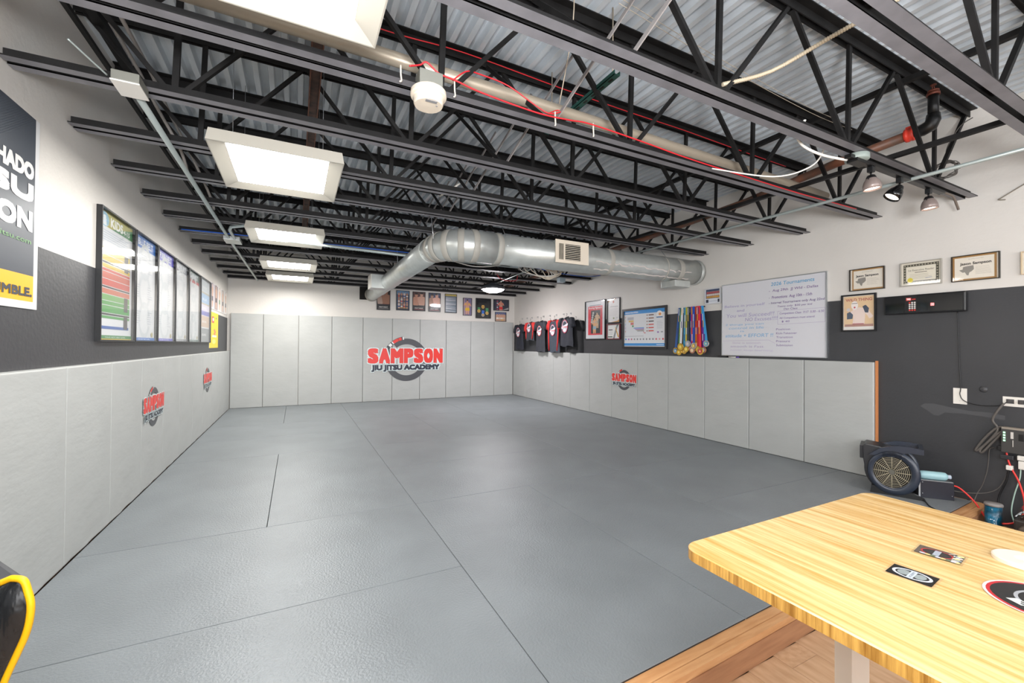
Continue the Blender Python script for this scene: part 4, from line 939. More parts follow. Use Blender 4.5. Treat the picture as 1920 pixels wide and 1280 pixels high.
# register box and grille
m = MB(); m.box(1.20,-0.165,-0.10,1.62,-0.02,0.14); m.build('register_box', galv, t)
g_ = MB(); g_.box(1.19,-0.172,-0.105,1.235,-0.164,0.145); g_.box(1.52,-0.172,-0.105,1.63,-0.164,0.145); g_.box(1.235,-0.172,-0.105,1.52,-0.164,-0.07); g_.box(1.235,-0.172,0.105,1.52,-0.164,0.145); g_.box(1.295,-0.172,-0.07,1.315,-0.164,0.105)
rg = g_.build('register_grille', cream, t)
MB().box(1.235,-0.1655,-0.07,1.52,-0.164,0.105).build('register_back', mat('dark_void', '14120f', 0.8), t)
sl = MB().box(0,-0.005,0,0.205,0.0015,0.005).mesh('louver', cream)
for q in range(9): link('louver', sl, rg, (1.315, -0.166, -0.064+0.0195*q))
sl2 = MB().box(0,-0.004,0,0.004,0.001,0.175).mesh('louver', cream)
for q in range(3): link('louver', sl2, rg, (1.248+0.016*q, -0.166, -0.07))
# torn foil wrap on the main run
rn = random.Random(5)
m = MB(); n = 40; vs = []
for k in range(n+1):
    x = 1.75+1.55*k/n
    for a in (-0.95+0.1*rn.random(), -0.35+0.16*rn.random()):
        vs.append((x, -(r1+0.003)*math.cos(a), (r1+0.003)*math.sin(a)))
m.add(vs, [(2*k, 2*k+1, 2*k+3, 2*k+2) for k in range(n)]); m.build('foil_wrap', mat('foil', 'e0d6d0', 0.3, metal=0.25, bump=0.5, bscale=25), t)
m = MB(); m.lathe([(r1+0.002,-0.05),(r1+0.012,-0.03),(r1+0.012,0.0),(r1,0.0)], (3.55,0,0), (1,0,0), 40); m.build('wall_collar', galv, t)
m = MB(); m.lathe([(r2+0.002,-0.12),(r2+0.012,-0.1),(r2+0.015,0.0),(r2,0.0)], (0.13,5.42,0.055), (0.04,1,0.01), 36); m.build('wall_collar', ductape, t)
m = MB(); m.box(3.02,-0.14,-0.235,3.3,0.1,-0.15); m.build('damper_box', galv, t, bevel=0.01)
for q in ([(0.62,-0.16,0.0),(0.62,-0.1,0.13),(0.62,-0.02,0.23)], [(2.9,-0.16,0.0),(2.9,-0.1,0.13),(2.9,-0.02,0.23)], [(-0.14,-0.1,0.0),(-0.15,-0.05,0.23)], [(-0.12,1.6,0.05),(-0.13,1.6,0.23)]): MB().tube(q, 0.004, 6).build('hanger_strap', alum, t)
# dark sheet on the back wall, painting the shade inside the duct hole
o = struct(MB().box(2.29, 9.503, 2.17, 2.62, 9.5085, 2.5).build('duct_hole_shade', mat('dark_void', '14120f', 0.8)))

# ------------------------------------------------------------------ pipes, conduits, cables under the roof
def pipe(name, pts, r, mt, lab, cat='pipe', n=12): return tag(MB().tube(pts, r, n).build(name, mt), lab, cat)
pipe('vent_pipe', [(LX+.004,2.27,2.735),(2.35,2.25,2.695),(4.9,2.24,2.66),(5.55,2.24,2.645)], 0.036, tanpipe, 'long pale tan pipe running between the second and third joists')
# sprinkler main
t = thing('sprinkler_main', 'brown steel sprinkler pipe with elbow, riser and red coupling at upper right', 'pipe', (5.2, 1.39, 2.82))
m = MB(); m.tube([(0,8.0,-0.35),(0,3.7,-0.215),(0,2.3,-0.155),(0,1.4,-0.117),(0,0.58,-0.03),(0,0.06,0)], 0.035, 16); m.build('pipe', brown_pipe, t)
m = MB(); m.tube([(0,0.09,-0.002),(0,0.03,0.0),(0,-0.015,0.015),(0,-0.03,0.05),(0,-0.03,0.09)], [0.036,0.043,0.046,0.043,0.038], 16); m.build('elbow', blackm, t)
m = MB(); m.cyl((0,-0.03,0.08),(0,-0.03,0.24),0.031,16); m.build('riser', blackm, t)
m = MB(); m.cyl((0,-0.03,0.225),(0,-0.03,0.245),0.038,14); m.cyl((0,-0.03,0.25),(0,-0.03,0.262),0.034,8); m.tube([(0.012,-0.03,0.262),(0.018,-0.03,0.285),(0.008,-0.03,0.3)], 0.003, 6); m.tube([(-0.012,-0.03,0.262),(-0.018,-0.03,0.285),(-0.008,-0.03,0.3)], 0.003, 6); m.cyl((0,-0.03,0.3),(0,-0.03,0.303),0.018,12); m.build('sprinkler_head', mat('rusty_brass', '6e3a2c', 0.5, metal=0.4), t)
m = MB(); m.lathe([(0.036,-0.028),(0.05,-0.026),(0.05,-0.008),(0.044,0),(0.05,0.008),(0.05,0.026),(0.036,0.028)], (0,0.10,-0.002), (0,1,0), 16); m.bar((0.0,0.075,0.05),(0.0,0.125,0.05),0.02,0.02); m.build('red_coupling', mat('red_coupling', 'e0402e', 0.4), t)
pipe('ceiling_conduit', [(4.955,-1.2,2.405),(4.955,4.6,2.405)], 0.013, conduitm, 'thin pale conduit running lengthwise below the joists at right')
t = pipe('ceiling_conduit', [(0.41,2.55,2.405),(0.41,5.9,2.405),(0.44,9.3,2.405)], 0.0155, conduitm, 'pale conduit running lengthwise below the joists by the left wall')
pipe('ceiling_conduit', [(0.47,5.9,2.40),(0.47,5.3,2.40),(0.5,5.15,2.40),(0.62,5.08,2.41),(1.0,5.07,2.41)], 0.0155, conduitm, 'short bent conduit reaching the third panel light')
pipe('ceiling_conduit', [(1.0,5.33,2.36),(2.4,5.33,2.325),(3.9,5.33,2.32)], 0.017, conduitm, 'white conduit crossing behind the duct elbow')
pipe('ceiling_conduit', [(4.55,7.5,2.42),(4.3,5.4,2.40)], 0.010, conduitm, 'short slanting conduit feeding the round light')
MB_ = MB().box(0.36,5.7,2.383,0.52,5.95,2.425).build('junction_box', galv, bevel=0.004); tag(MB_, 'grey metal junction box where the two left conduits meet', 'junction box')
for pts, lab in (([(0.24,1.9,2.85),(0.24,2.745,2.85),(0.24,3.3,2.85),(0.25,3.6,2.80),(0.35,3.75,2.6),(0.39,3.8,2.45)], 'left of a pair of grey flexible cables above the left conduit'), ([(0.3,1.9,2.85),(0.30,2.74,2.85),(0.30,3.3,2.85),(0.28,3.86,2.85),(0.3,4.2,2.8),(0.4,4.5,2.55),(0.42,4.7,2.44)], 'right of a pair of grey flexible cables above the left conduit')):
    cable('flexible_conduit', pts, 0.011, mat('flex_grey', '8f8a86', 0.5), lab)
t = thing('junction_box', 'square grey box with white cover under a joist by the left wall', 'junction box', (0.355, 2.485, 2.388))
MB().box(0,0,0.0,0.10,0.14,0.045).build('box', mat('box_grey', '85857d', 0.5, metal=0.3), t, bevel=0.004); MB().box(-0.002,-0.002,-0.006,0.102,0.142,0.0).build('cover', whiteplastic, t)
cable('loose_cable', [(0.26,2.36,2.45),(0.30,2.42,2.425),(0.34,2.5,2.405)], 0.004, conduitm, 'short white cable entering the grey box by the left wall')
# smoke detector
t = thing('smoke_detector', 'cream round smoke detector hanging from the second joist', 'smoke detector', (1.655, 1.985, 2.385)); t.scale = (1.12, 1.12, 1.1)
m = MB(); m.box(-0.05,-0.045,0.035,0.05,0.045,0.10); m.build('mounting_box', mat('box_grey', '85857d', 0.5, metal=0.3), t, bevel=0.004)
m = MB(); m.lathe([(0.0,0.036),(0.068,0.036),(0.074,0.030),(0.076,0.012),(0.074,0.006),(0.066,0.003),(0.064,0.0),(0.062,-0.022),(0.058,-0.030),(0,-0.032)], n=40, smooth=False); m.build('base', cream, t)
m = MB(); m.box(-0.024,-0.052,-0.0335,0.024,-0.036,-0.031); m.cyl((0.03,-0.02,-0.034),(0.03,-0.02,-0.031),0.004,8); m.build('sensor_slot', mat('slot_grey', '8f8f92', 0.4), t)
# red cables
cable('red_cable', [(1.56,1.975,2.51),(1.61,1.975,2.53),(1.64,1.965,2.545),(1.70,1.965,2.51),(1.785,1.965,2.50),(1.93,1.965,2.478),(2.24,1.965,2.46),(2.45,1.97,2.475),(2.6,1.97,2.488),(3.0,1.97,2.475),(3.38,1.965,2.452),(4.04,1.955,2.432),(4.6,1.96,2.428),(5.17,1.965,2.435),(5.5,1.97,2.44)], 0.004, redwire, 'red cable draped along the second joist past the smoke detector', n=6)
cable('red_cable', [(1.78,2.0,2.52),(1.86,2.02,2.60),(1.95,2.04,2.62),(2.1,2.03,2.60),(2.25,2.0,2.52),(2.33,1.98,2.485),(2.42,2.0,2.53),(2.40,2.02,2.54),(2.33,1.985,2.49)], 0.0035, redwire, 'looping red cable between smoke detector and green strut')
cable('red_cable', [(0.9,2.60,3.10),(1.57,2.60,3.09),(2.06,2.60,3.115),(2.8,2.60,3.095),(3.48,2.60,3.085),(4.08,2.60,3.085),(4.8,2.60,3.07),(5.54,2.60,3.06)], 0.0035, redwire, 'red cable running along a top chord near the deck')
# green strut channel
m = MB(); m.box(2.68,1.86,2.74,2.72,2.62,2.744); m.box(2.68,1.86,2.74,2.683,2.62,2.765); m.box(2.717,1.86,2.74,2.72,2.62,2.765)
t = thing('strut_channel', 'dark green slotted strut channel hanging between joists', 'strut', (0,0,0)); m.build('channel', greenstrut, t)
m = MB()
for q in range(9): m.box(2.693,1.90+q*0.08,2.7385,2.707,1.935+q*0.08,2.7402)
m.build('slot', mat('dark_void', '14120f', 0.8), t)
for q in (1.90, 2.55): MB().cyl((2.70,q,2.75),(2.70,q,3.15),0.004,6).build('hanging_rod', tanpipe, t)
cable('thin_rod', [(2.30,1.72,3.15),(2.30,1.72,2.8),(2.34,1.9,2.5)], 0.003, tanpipe, 'thin beige wire dropping from the deck beside the green strut')
# armoured cable at upper right
t = thing('armoured_cable', 'beige ribbed armoured cable crossing between joists at upper right', 'cable', (0,0,0))
cp = [(3.02,1.40,2.56),(3.3,1.28,2.75),(3.42,0.97,2.79),(3.5,0.7,2.83)]
m = MB(); m.tube(smoothpts([(3.0,1.42,2.53),(3.248,1.33,2.62),(3.31,1.10,2.66),(3.36,0.86,2.69),(3.4,0.6,2.72)], 4), 0.009, 8); m.build('core', mat('rib_beige', 'b5a891', 0.5), t)
P_ = smoothpts([(3.0,1.42,2.53),(3.248,1.33,2.62),(3.31,1.10,2.66),(3.36,0.86,2.69),(3.4,0.6,2.72)], 24)
m = MB()
for a, b in zip(P_[::1], P_[1::1]):
    d = (b-a)
    if d.length < 1e-6: continue
    m.lathe([(0.0092,-0.0025),(0.0115,0),(0.0092,0.0025)], a, d.normalized(), 8)
m.build('rib', mat('rib_beige', 'c9bda9', 0.45), t)['kind'] = 'stuff'
# thin paired wires
for dz, lab in ((0.0, 'upper'), (-0.03, 'lower')):
    cable('thin_wire', [(2.5,1.62,2.93+dz),(3.2,1.62,2.86+dz),(4.0,1.55,2.74+dz),(4.4,1.5,2.7+dz)], 0.0016, tanpipe, '%s of two thin cream wires strung below the deck' % lab)
# white zip ties on the joist flange
m = MB(); m.tube(smoothpts([(0,-0.062,0.05),(0,-0.064,0.01),(0.004,-0.062,-0.02),(-0.004,-0.07,-0.03)], 3), 0.004, 6); zm = m.mesh('cable_tie', cream)
for i, x in enumerate((1.52, 1.78, 2.36, 2.62)): tag(link('cable_tie', zm, None, (x, 2.035, JZ+0.01)), 'beige cable tie on the second joist flange, %s from the left' % ordn(i), 'cable tie', 'cable ties on the joist')
# tangle of cables near the middle
rn = random.Random(11)
for i in range(9):
    x = 3.72+0.075*i; a = rn.uniform(0.05, 0.2)
    cable('cable_loop', [(x,5.0,2.43),(x-0.03,4.98,2.33),(x+0.05+0.03*rn.random(),4.97,2.24-a*0.4),(4.15+0.03*rn.uniform(-1,1),4.96,2.16-0.02*(i%3)),(4.25+0.03*i*0.5,4.97,2.22),(x+0.15,5.0,2.33),(x+0.12,5.02,2.43)], 0.006, cream if i % 3 else whiteplastic, 'loose %s cable loop, %s from the left in the tangle below the duct' % ('white' if i % 3 == 0 else 'cream', ordn(i)), 'cable', 5, 6, 'tangled cables below the duct')
tag(MB().box(3.66,5.0,2.27,3.80,5.12,2.35).build('junction_box', mat('box_lightgrey', '9fb0b8', 0.45), bevel=0.004), 'light grey junction box left of the cable tangle', 'junction box')
tag(MB().box(5.3,6.4,2.36,5.42,6.5,2.44).build('junction_box', mat('box_lightgrey', '9fb0b8', 0.45), bevel=0.004), 'light grey junction box near the right wall behind the tangle', 'junction box')
cable('white_cable', [(2.65,5.2,2.36),(2.95,5.2,2.28),(3.2,5.2,2.25),(3.5,5.2,2.29),(3.75,5.2,2.38)], 0.008, whiteplastic, 'white cable sagging under the joists left of the tangle')
cable('blue_cable', [(0.0,5.62,2.425),(0.53,5.6,2.425),(1.4,5.6,2.425),(2.5,5.6,2.425),(3.4,5.6,2.425)], 0.006, mat('blue_wire', '1f5fc8', 0.4), 'bright blue cable running below the joists behind the third panel light')
cable('blue_cable', [(4.3,5.6,2.40),(4.8,5.6,2.35),(5.2,5.6,2.34),(5.5,5.6,2.37),(5.7,5.6,2.42)], 0.006, mat('blue_wire', '1f5fc8', 0.4), 'blue cable right of the cable tangle')
cable('red_cable', [(4.1,6.5,2.42),(4.2,6.5,2.33),(4.45,6.5,2.33),(4.5,6.5,2.42)], 0.005, redwire, 'short hanging red wire loop near the round light')
cable('brace_wire', [(2.3,3.9,2.62),(2.45,3.75,2.72)], 0.008, whiteplastic, 'short white tube slanting above the duct elbow')
# cables by the spot track
cable('flexible_conduit', [(3.86,1.5,2.60),(3.80,1.52,2.54),(3.86,1.52,2.46),(4.0,1.48,2.41),(4.18,1.43,2.395)], 0.008, whiteplastic, 'white flexible conduit curling into the track light feed')
cable('flexible_conduit', [(4.05,1.52,2.56),(4.14,1.54,2.5),(4.1,1.6,2.40),(3.95,1.75,2.36),(3.6,1.95,2.42)], 0.005, whiteplastic, 'thin white cable hanging behind the track light feed')
# coil of wire
rn = random.Random(4); pts = []
for k in range(60):
    a = 2*PI*k/13; rr = 0.07+0.014*rn.uniform(-1, 1); pts.append((5.62+0.02*rn.uniform(-1,1), 1.43+rr*math.cos(a), 2.61+rr*0.9*math.sin(a)))
cable('wire_coil', pts, 0.0042, greywire, 'grey coil of spare wire hanging near the right wall', 'cable', 3)
cable('wire_tail', [(5.6,1.42,2.67),(5.66,1.43,2.8),(5.72,1.38,2.95),(5.8,1.33,3.02)], 0.004, greywire, 'grey wire leading up from the hanging coil')
cable('wall_cable', [(5.975,1.06,2.48),(5.97,1.13,2.44),(5.965,1.22,2.385),(5.965,1.235,2.375),(5.97,1.20,2.365)], 0.004, mat('dull_wire', '7d7568', 0.5), 'thin loose wire sticking out of the right wall near the top corner')
# ------------------------------------------------------------------ track lights
t = thing('light_track', 'black track with grey feed canopy below the joist at upper right', 'light track', (4.15, 1.41, 2.395))
MB().box(0,-0.018,0,1.35,0.018,0.022).build('track', blackm, t)
m = MB(); m.lathe([(0,0.0),(0.062,0.0),(0.064,0.004),(0.064,0.032),(0.06,0.036),(0,0.036)], (0.11,0,0.005), n=28); m.build('feed_canopy', mat('canopy_grey', '8f9a94', 0.45), t)
MB().box(0.05,-0.03,-0.015,0.2,0.03,0.006).build('feed_box', blackm, t, bevel=0.003)
def spot(x, aim, body, lit, label):
    t = thing('spot_light', label, 'spot light', (x, 1.41, 2.392), 0, 'spot lights on the track')
    MB().box(-0.018,-0.016,-0.034,0.018,0.016,0.002).build('adapter', black, t, bevel=0.003)
    d = Vector(aim).normalized(); c = Vector((0,0,-0.062))
    m = MB(); m.tube(smoothpts([(-0.028,0,-0.11),(-0.03,0,-0.08),(0,0,-0.05),(0.03,0,-0.08),(0.028,0,-0.11)], 4), 0.003, 6); m.cyl((0,0,-0.034),(0,0,-0.052),0.006,8); m.build('yoke', blackm, t)
    m = MB(); m.lathe([(0,-0.01),(0.02,-0.008),(0.027,0.006),(0.028,0.02)], c, d, 20); m.build('cap', blackm, t)
    m = MB(); m.lathe([(0.027,0.012),(0.04,0.03),(0.048,0.055),(0.050,0.085),(0.046,0.085),(0.044,0.055),(0.03,0.03)], c, d, 24); m.build('shade', body, t)
    m = MB(); m.lathe([(0,0.074),(0.045,0.072),(0.045,0.066)], c, d, 20); m.build('bulb', lit, t)
pinky = mat('spot_shade', '8b7d78', 0.35, metal=0.2)
spot(4.433, (0.05,-0.06,-1), pinky, bulb_m, 'lit taupe spot light, left of the three on the track')
spot(4.823, (-0.42,0.40,-0.82), mat('gloss_black', '0d0d0e', 0.15), emitmat('dim_bulb', (0.9,0.8,0.7), 1.5), 'black spot light tilted away, middle of the three on the track')
spot(5.267, (0.05,-0.06,-1), pinky, bulb_m, 'lit taupe spot light, right of the three on the track')
for x in (4.44, 5.275):
    l = bpy.data.lights.new('spot_lamp', 'SPOT'); l.energy = 14; l.color = (1, 0.84, 0.68); l.spot_size = math.radians(95); l.spot_blend = 0.8; l.shadow_soft_size = 0.03
    o = bpy.data.objects.new('spot_lamp', l); COL.objects.link(o); o.location = (x, 1.405, 2.235); o.rotation_euler = (math.radians(-4), math.radians(-3), 0)
cable('track_cord', [(4.99,1.44,2.46),(5.1,1.45,2.47),(5.35,1.44,2.44),(5.6,1.43,2.43),(5.72,1.42,2.42),(5.80,1.42,2.36),(5.83,1.42,2.33)], 0.009, mat('braided_cord', '6d6259', 0.5), 'braided cord drooping from the end of the last wide joist')

# ------------------------------------------------------------------ desk
t = thing('desk', 'height-adjustable desk with light bamboo top and white leg', 'desk', (0,0,LZ))
x0, x1, y0_, y1 = 2.0, 2.935, -0.75, 0.79; R_ = 0.045
def rr(x0, x1, y0_, y1, r, n=6):
    pts = []
    for cx, cy, a in ((x1-r, y1-r, 0), (x0+r, y1-r, 90), (x0+r, y0_+r, 180), (x1-r, y0_+r, 270)):
        for k in range(n+1): q = math.radians(a+90*k/n); pts.append((cx+r*math.cos(q), cy+r*math.sin(q)))
    return pts
zt = 0.70-LZ; pts = rr(x0, x1, y0_, y1, R_); pin = rr(x0+0.003, x1-0.003, y0_+0.003, y1-0.003, R_-0.003)
m = MB(); n = len(pts)
m.add([(a,b,zt) for a,b in pin], [tuple(range(n))], 0)
m.add([(a,b,zt) for a,b in pin]+[(a,b,zt-0.003) for a,b in pts], [(i,(i+1)%n,(i+1)%n+n,i+n)[::-1] for i in range(n)], 0, True)
m.add([(a,b,zt-0.003) for a,b in pts]+[(a,b,zt-0.028) for a,b in pts], [(i,(i+1)%n,(i+1)%n+n,i+n)[::-1] for i in range(n)], 1, True)
m.add([(a,b,zt-0.028) for a,b in pts], [tuple(range(n-1,-1,-1))], 1)
m.build('desk_top', [bamboo_top, bamboo_edge], t, fix=False)
legm = mat('white_leg_paint', 'd9d6cf', 0.35)
for yy in (0.595, -0.55):
    m = MB(); m.box(2.36,yy-0.025,0.03,2.46,yy+0.025,0.45); m.box(2.366,yy-0.02,0.45,2.454,yy+0.02,zt-0.06); m.build('leg', legm, t, bevel=0.003)
    MB().box(2.08,yy-0.04,0,2.78,yy+0.04,0.03).build('foot', legm, t, bevel=0.006)
    MB().box(2.12,yy-0.03,zt-0.06,2.76,yy+0.03,zt-0.0285).build('top_bracket', legm, t)
MB().box(2.38,-0.5,zt-0.065,2.44,0.54,zt-0.0285).build('crossbar', legm, t)
# stickers and coaster
def sticker(name, cx, cy, w_, l_, rz, draw, lab, sleeve=True):
    t = thing(name, lab, 'sticker', (cx, cy, 0.7005), rz)
    if sleeve: MB().box(-w_/2-0.008,-l_/2-0.004,0,w_/2+0.008,l_/2+0.004,0.0008).build('clear_sleeve', glass, t)
    p = Pr(0.00008); draw(p, w_, l_)
    me = p.mb; me.v = [(x, z, -y+0.001) for x, y, z in me.v]
    p.mb.build('artwork', p.mats, t, fix=False)
    return t
def st1(p, w_, l_):
    p.rect(-w_/2, -l_/2, w_/2, l_/2, '0c0c0e'); p.ell(0, 0, w_*0.40, l_*0.44, 'cdd6e0', 28); p.ell(0, 0, w_*0.34, l_*0.37, '2b2a2c', 24)
    p.ell(0, l_*0.18, w_*0.24, l_*0.14, '8b9494'); p.ell(0, -l_*0.18, w_*0.24, l_*0.13, '8b9494'); p.rect(-w_*0.33, -l_*0.07, w_*0.33, l_*0.07, 'b9c2cc'); p.txt('ACADEMY', -w_*0.28, -l_*0.03, w_*0.28, l_*0.03, '4a5560', 0.01)
def st2(p, w_, l_):
    p.rect(-w_/2, -l_/2, w_/2, l_/2, '5c5248'); p.ell(0, 0.05*l_, w_*0.38, l_*0.36, 'b5242c', 24); p.ell(0, 0.05*l_, w_*0.34, l_*0.32, '2e2c2c', 24); p.rect(-w_*0.3, -0.02*l_, w_*0.3, 0.12*l_, '9fa6b0')
    for k in range(7): p.ell(-w_*0.42+w_*0.13*k, -l_*0.42+0.004*(k % 2), 0.006, 0.007, ['d8cc8a', 'c9c0b8', '8f9a9c'][k % 3], 8)
    for k in range(7): p.ell(-w_*0.44, -l_*0.35+l_*0.11*k, 0.005, 0.006, ['c9c8d4', '6d7a5c', 'd8cc8a'][k % 3], 8)
    for k in range(3): p.line(-w_*0.2+k*0.02, -l_*0.3, w_*0.25, -l_*0.42+k*0.01, 0.002, 'e0dcd8')
sticker('sleeved_sticker', 2.352, 0.452, 0.062, 0.078, math.radians(6), st1, 'black sticker with white oval emblem in a clear sleeve on the desk')
sticker('sleeved_sticker', 2.538, 0.467, 0.062, 0.082, math.radians(8), st2, 'red and grey patterned sticker in a clear sleeve on the desk')
t = thing('tape_roll', 'white flat ring-shaped roll at the right edge of the desk', 'roll', (2.668, 0.358, 0.7005))
m = MB(); m.lathe([(0.014,0),(0.014,0.009),(0.016,0.010),(0.05,0.010),(0.053,0.008),(0.053,0.0),(0.014,0)], n=48, smooth=False); m.build('roll', cream, t)
m = MB(); m.lathe([(0.0,0.0015),(0.0135,0.0015),(0.0135,0.0)], n=24); m.build('core', whiteplastic, t)
t = thing('round_sticker', 'large oval red, black and white sticker at the right border of the desk', 'sticker', (2.46, 0.268, 0.7005), 0.2)
p = Pr(0.00008); w_ = 0.10
p.ell(0, 0, w_*0.92, w_, 'd8c8c4', 36); p.ell(0, 0, w_*0.88, w_*0.95, 'b5202a', 36); p.ell(0, 0, w_*0.82, w_*0.89, '1a1a1c', 36); p.ring(0, 0, w_*0.5, w_*0.56, 0, 2*PI, '9a9ca0', 36)
p.poly([(-0.07, 0.02), (-0.035, 0.065), (-0.02, 0.05), (-0.05, 0.01)], 'c9ccc8'); p.txt('BJJ', -0.066, 0.018, -0.03, 0.045, '2a2a2c', 0.02); p.rect(-0.02, -0.03, 0.06, 0.03, 'c8202a'); p.txt('SAMPSON', -0.016, -0.02, 0.056, 0.02, 'e8e8e8', 0.03)
p.mb.v = [(x, z, -y+0.001) for x, y, z in p.mb.v]; p.mb.build('artwork', p.mats, t, fix=False)

# ------------------------------------------------------------------ blower fan
t = thing('blower_fan', 'black carpet blower fan with round spiral grille on the mat edge', 'fan', (5.60, 1.76, 0.0), math.radians(-158.8)+PI/2); t.scale = (0.92, 0.92, 1.0)
# local frame: -y faces the camera, x = right, z = up
fr_, cz = 0.165, 0.195
def scroll(f=1.0, n=40):
    pts = []
    for k in range(n+1):
        a = math.radians(120+k*(300/n)); r = (fr_+0.035*(1-k/n))*f; pts.append((r*math.cos(a), cz+r*math.sin(a)))
    return pts
body = scroll()
m = MB(); m.prism([(-0.185, 0.40), (-0.205, 0.375), (-0.20, 0.27)]+[p_ for p_ in body if not (p_[0] < -0.13 and p_[1] > 0.24)][2:]+[(0.02, 0.368), (-0.09, 0.39)], -0.10, 0.14); m.build('housing', mat('fan_charcoal', '26272b', 0.38), t, bevel=0.008)
fanb = mat('fan_blue_grey', '2c3340', 0.3)
# side cover ring with arm that becomes the handle
def arcpts(r, a0, a1, n): return [(r*math.cos(math.radians(a0+(a1-a0)*k/n)), cz+r*math.sin(math.radians(a0+(a1-a0)*k/n))) for k in range(n+1)]
for nm, ya, yb in (('side_cover', -0.128, -0.101), ('side_cover', 0.141, 0.165)):
    m = MB(); N = 48; vs = []
    for k in range(N):
        a = 2*PI*k/N; ro = 0.178+0.012*math.sin(a+2); ri = 0.128
        for y in (ya, yb): vs += [(ri*math.cos(a), y, cz+ri*math.sin(a)), (ro*math.cos(a), y, cz+ro*math.sin(a))]
    fs = []
    for k in range(N):
        j = (k+1) % N; A0 = 4*k; B0 = 4*j
        fs += [(A0, A0+1, B0+1, B0), (A0+2, B0+2, B0+3, A0+3), (A0+1, A0+3, B0+3, B0+1), (A0, B0, B0+2, A0+2)]
    m.add(vs, fs, 0, True)
    arm = [(-0.16, cz+0.12), (-0.08, cz+0.185), (0.02, cz+0.218), (0.10, cz+0.222), (0.205, cz+0.21), (0.208, cz+0.168), (0.12, cz+0.172), (0.075, cz+0.16), (0.07, cz+0.145), (0.11, cz+0.12), (0.03, cz+0.125), (-0.06, cz+0.12)]
    m.prism(arm, ya, yb); m.build(nm, fanb, t)
m = MB(); m.box(0.175,-0.128,cz+0.17,0.208,0.165,cz+0.212); m.build('handle', fanb, t, bevel=0.006)
grm = mat('grille_beige', 'a89f88', 0.4); m = MB()
for rr_ in [0.016+0.0125*k for k in range(10)]: m.tube([(rr_*math.cos(2*PI*k/40), -0.124, cz+rr_*math.sin(2*PI*k/40)) for k in range(40)], 0.0017, 5, closed=True)
gr = m.build('grille', grm, t)
m = MB()
for k in range(12): a = 2*PI*k/12; m.cyl((0.02*math.cos(a),-0.127,cz+0.02*math.sin(a)),(0.13*math.cos(a),-0.124,cz+0.13*math.sin(a)),0.0024,5)
m.build('spoke', grm, gr)
m = MB(); m.cyl((0,-0.131,cz),(0,-0.12,cz),0.02,16); m.build('hub', mat('hub_grey', '5a5850', 0.4), gr)
MB().cyl((0,-0.108,cz),(0,-0.104,cz),0.128,32).build('intake', mat('dark_void', '14120f', 0.8), t)
m = MB(); m.box(-0.225,-0.09,0.27,-0.195,0.13,0.385); m.build('outlet_nozzle', mat('fan_charcoal', '26272b', 0.38), t, bevel=0.006)
m = MB(); m.prism([(-0.15,0.0),(-0.14,0.06),(0.10,0.06),(0.21,0.018),(0.22,0.0)], -0.12, -0.09); m.prism([(-0.15,0.0),(-0.14,0.06),(0.10,0.06),(0.21,0.018),(0.22,0.0)], 0.12, 0.15); m.box(-0.14,-0.1,0.012,0.16,0.13,0.03); m.build('base', black, t)
cable('fan_cord', [(5.60,1.60,0.02),(5.55,1.53,0.006),(5.45,1.47,0.006),(5.38,1.40,0.006),(5.30,1.31,-0.004),(5.24,1.24,-0.03),(5.2,1.2,-0.12)], 0.0045, black, 'black power cord from the blower fan over the mat edge')

# ------------------------------------------------------------------ power supply with bottle
a0 = math.atan2(1.44-1.60, 5.80-5.672)
t = thing('power_supply', 'black metal box with red lead standing on the mat right of the fan', 'power supply', (5.672, 1.60, 0.0), a0)
L = 0.205
MB().box(0,0.0,0.0,L,0.095,0.14).build('case', mat('case_navy', '1b1d29', 0.35), t, bevel=0.002)
MB().box(-0.012,0.0,0.0,-0.001,0.09,0.13).build('end_plate', alum, t)
MB().box(0.004,0.002,0.1405,L-0.004,0.093,0.144).build('lid', alum, t)
m = MB()
for x, z in ((0.012,0.035),(L-0.012,0.035),(0.012,0.125)): m.cyl((x,-0.001,z),(x,0.002,z),0.003,8)
m.build('screw', alum, t)
t = thing('water_bottle', 'pale blue bottle lying on top of the black metal box', 'bottle', (5.70, 1.625, 0.178), a0)
m = MB(); m.lathe([(0.0,0.0),(0.022,0.002),(0.031,0.012),(0.033,0.03),(0.033,0.15),(0.030,0.168),(0.018,0.18),(0.0,0.181)], (0,0,0), (1,0,0), 28); m.build('bottle_body', mat('pale_blue_plastic', '9cc3ca', 0.35), t)
m = MB(); m.lathe([(0.016,0.178),(0.017,0.2),(0.0,0.2)], (0,0,0), (1,0,0), 20); m.build('cap', mat('clear_cap', 'b9c6d4', 0.2), t)
e = Vector((5.672, 1.60, 0))+Vector((math.cos(a0), math.sin(a0), 0))*L
cable('red_lead', [(e.x-0.005,e.y+0.03,0.115),(e.x+0.02,e.y-0.02,0.11),(e.x+0.03,e.y-0.1,0.03),(e.x+0.0,e.y-0.15,-0.03),(e.x-0.04,e.y-0.19,-0.06),(5.72,1.16,-0.06),(5.76,1.09,-0.02),(5.84,1.08,0.08),(5.90,1.12,0.22),(5.925,1.17,0.33),(5.93,1.19,0.42),(5.935,1.185,0.46)], 0.006, mat('red_lead', 'e0352f', 0.4), 'bright red cable looping from the black box up to the power strip')
cable('grey_lead', [(e.x-0.01,e.y+0.06,0.078),(e.x+0.05,e.y-0.05,0.075),(5.92,1.30,0.09),(5.95,1.24,0.14),(5.955,1.20,0.24),(5.95,1.19,0.30)], 0.003, greywire, 'thin grey cable rising from the black box to the white adapter')
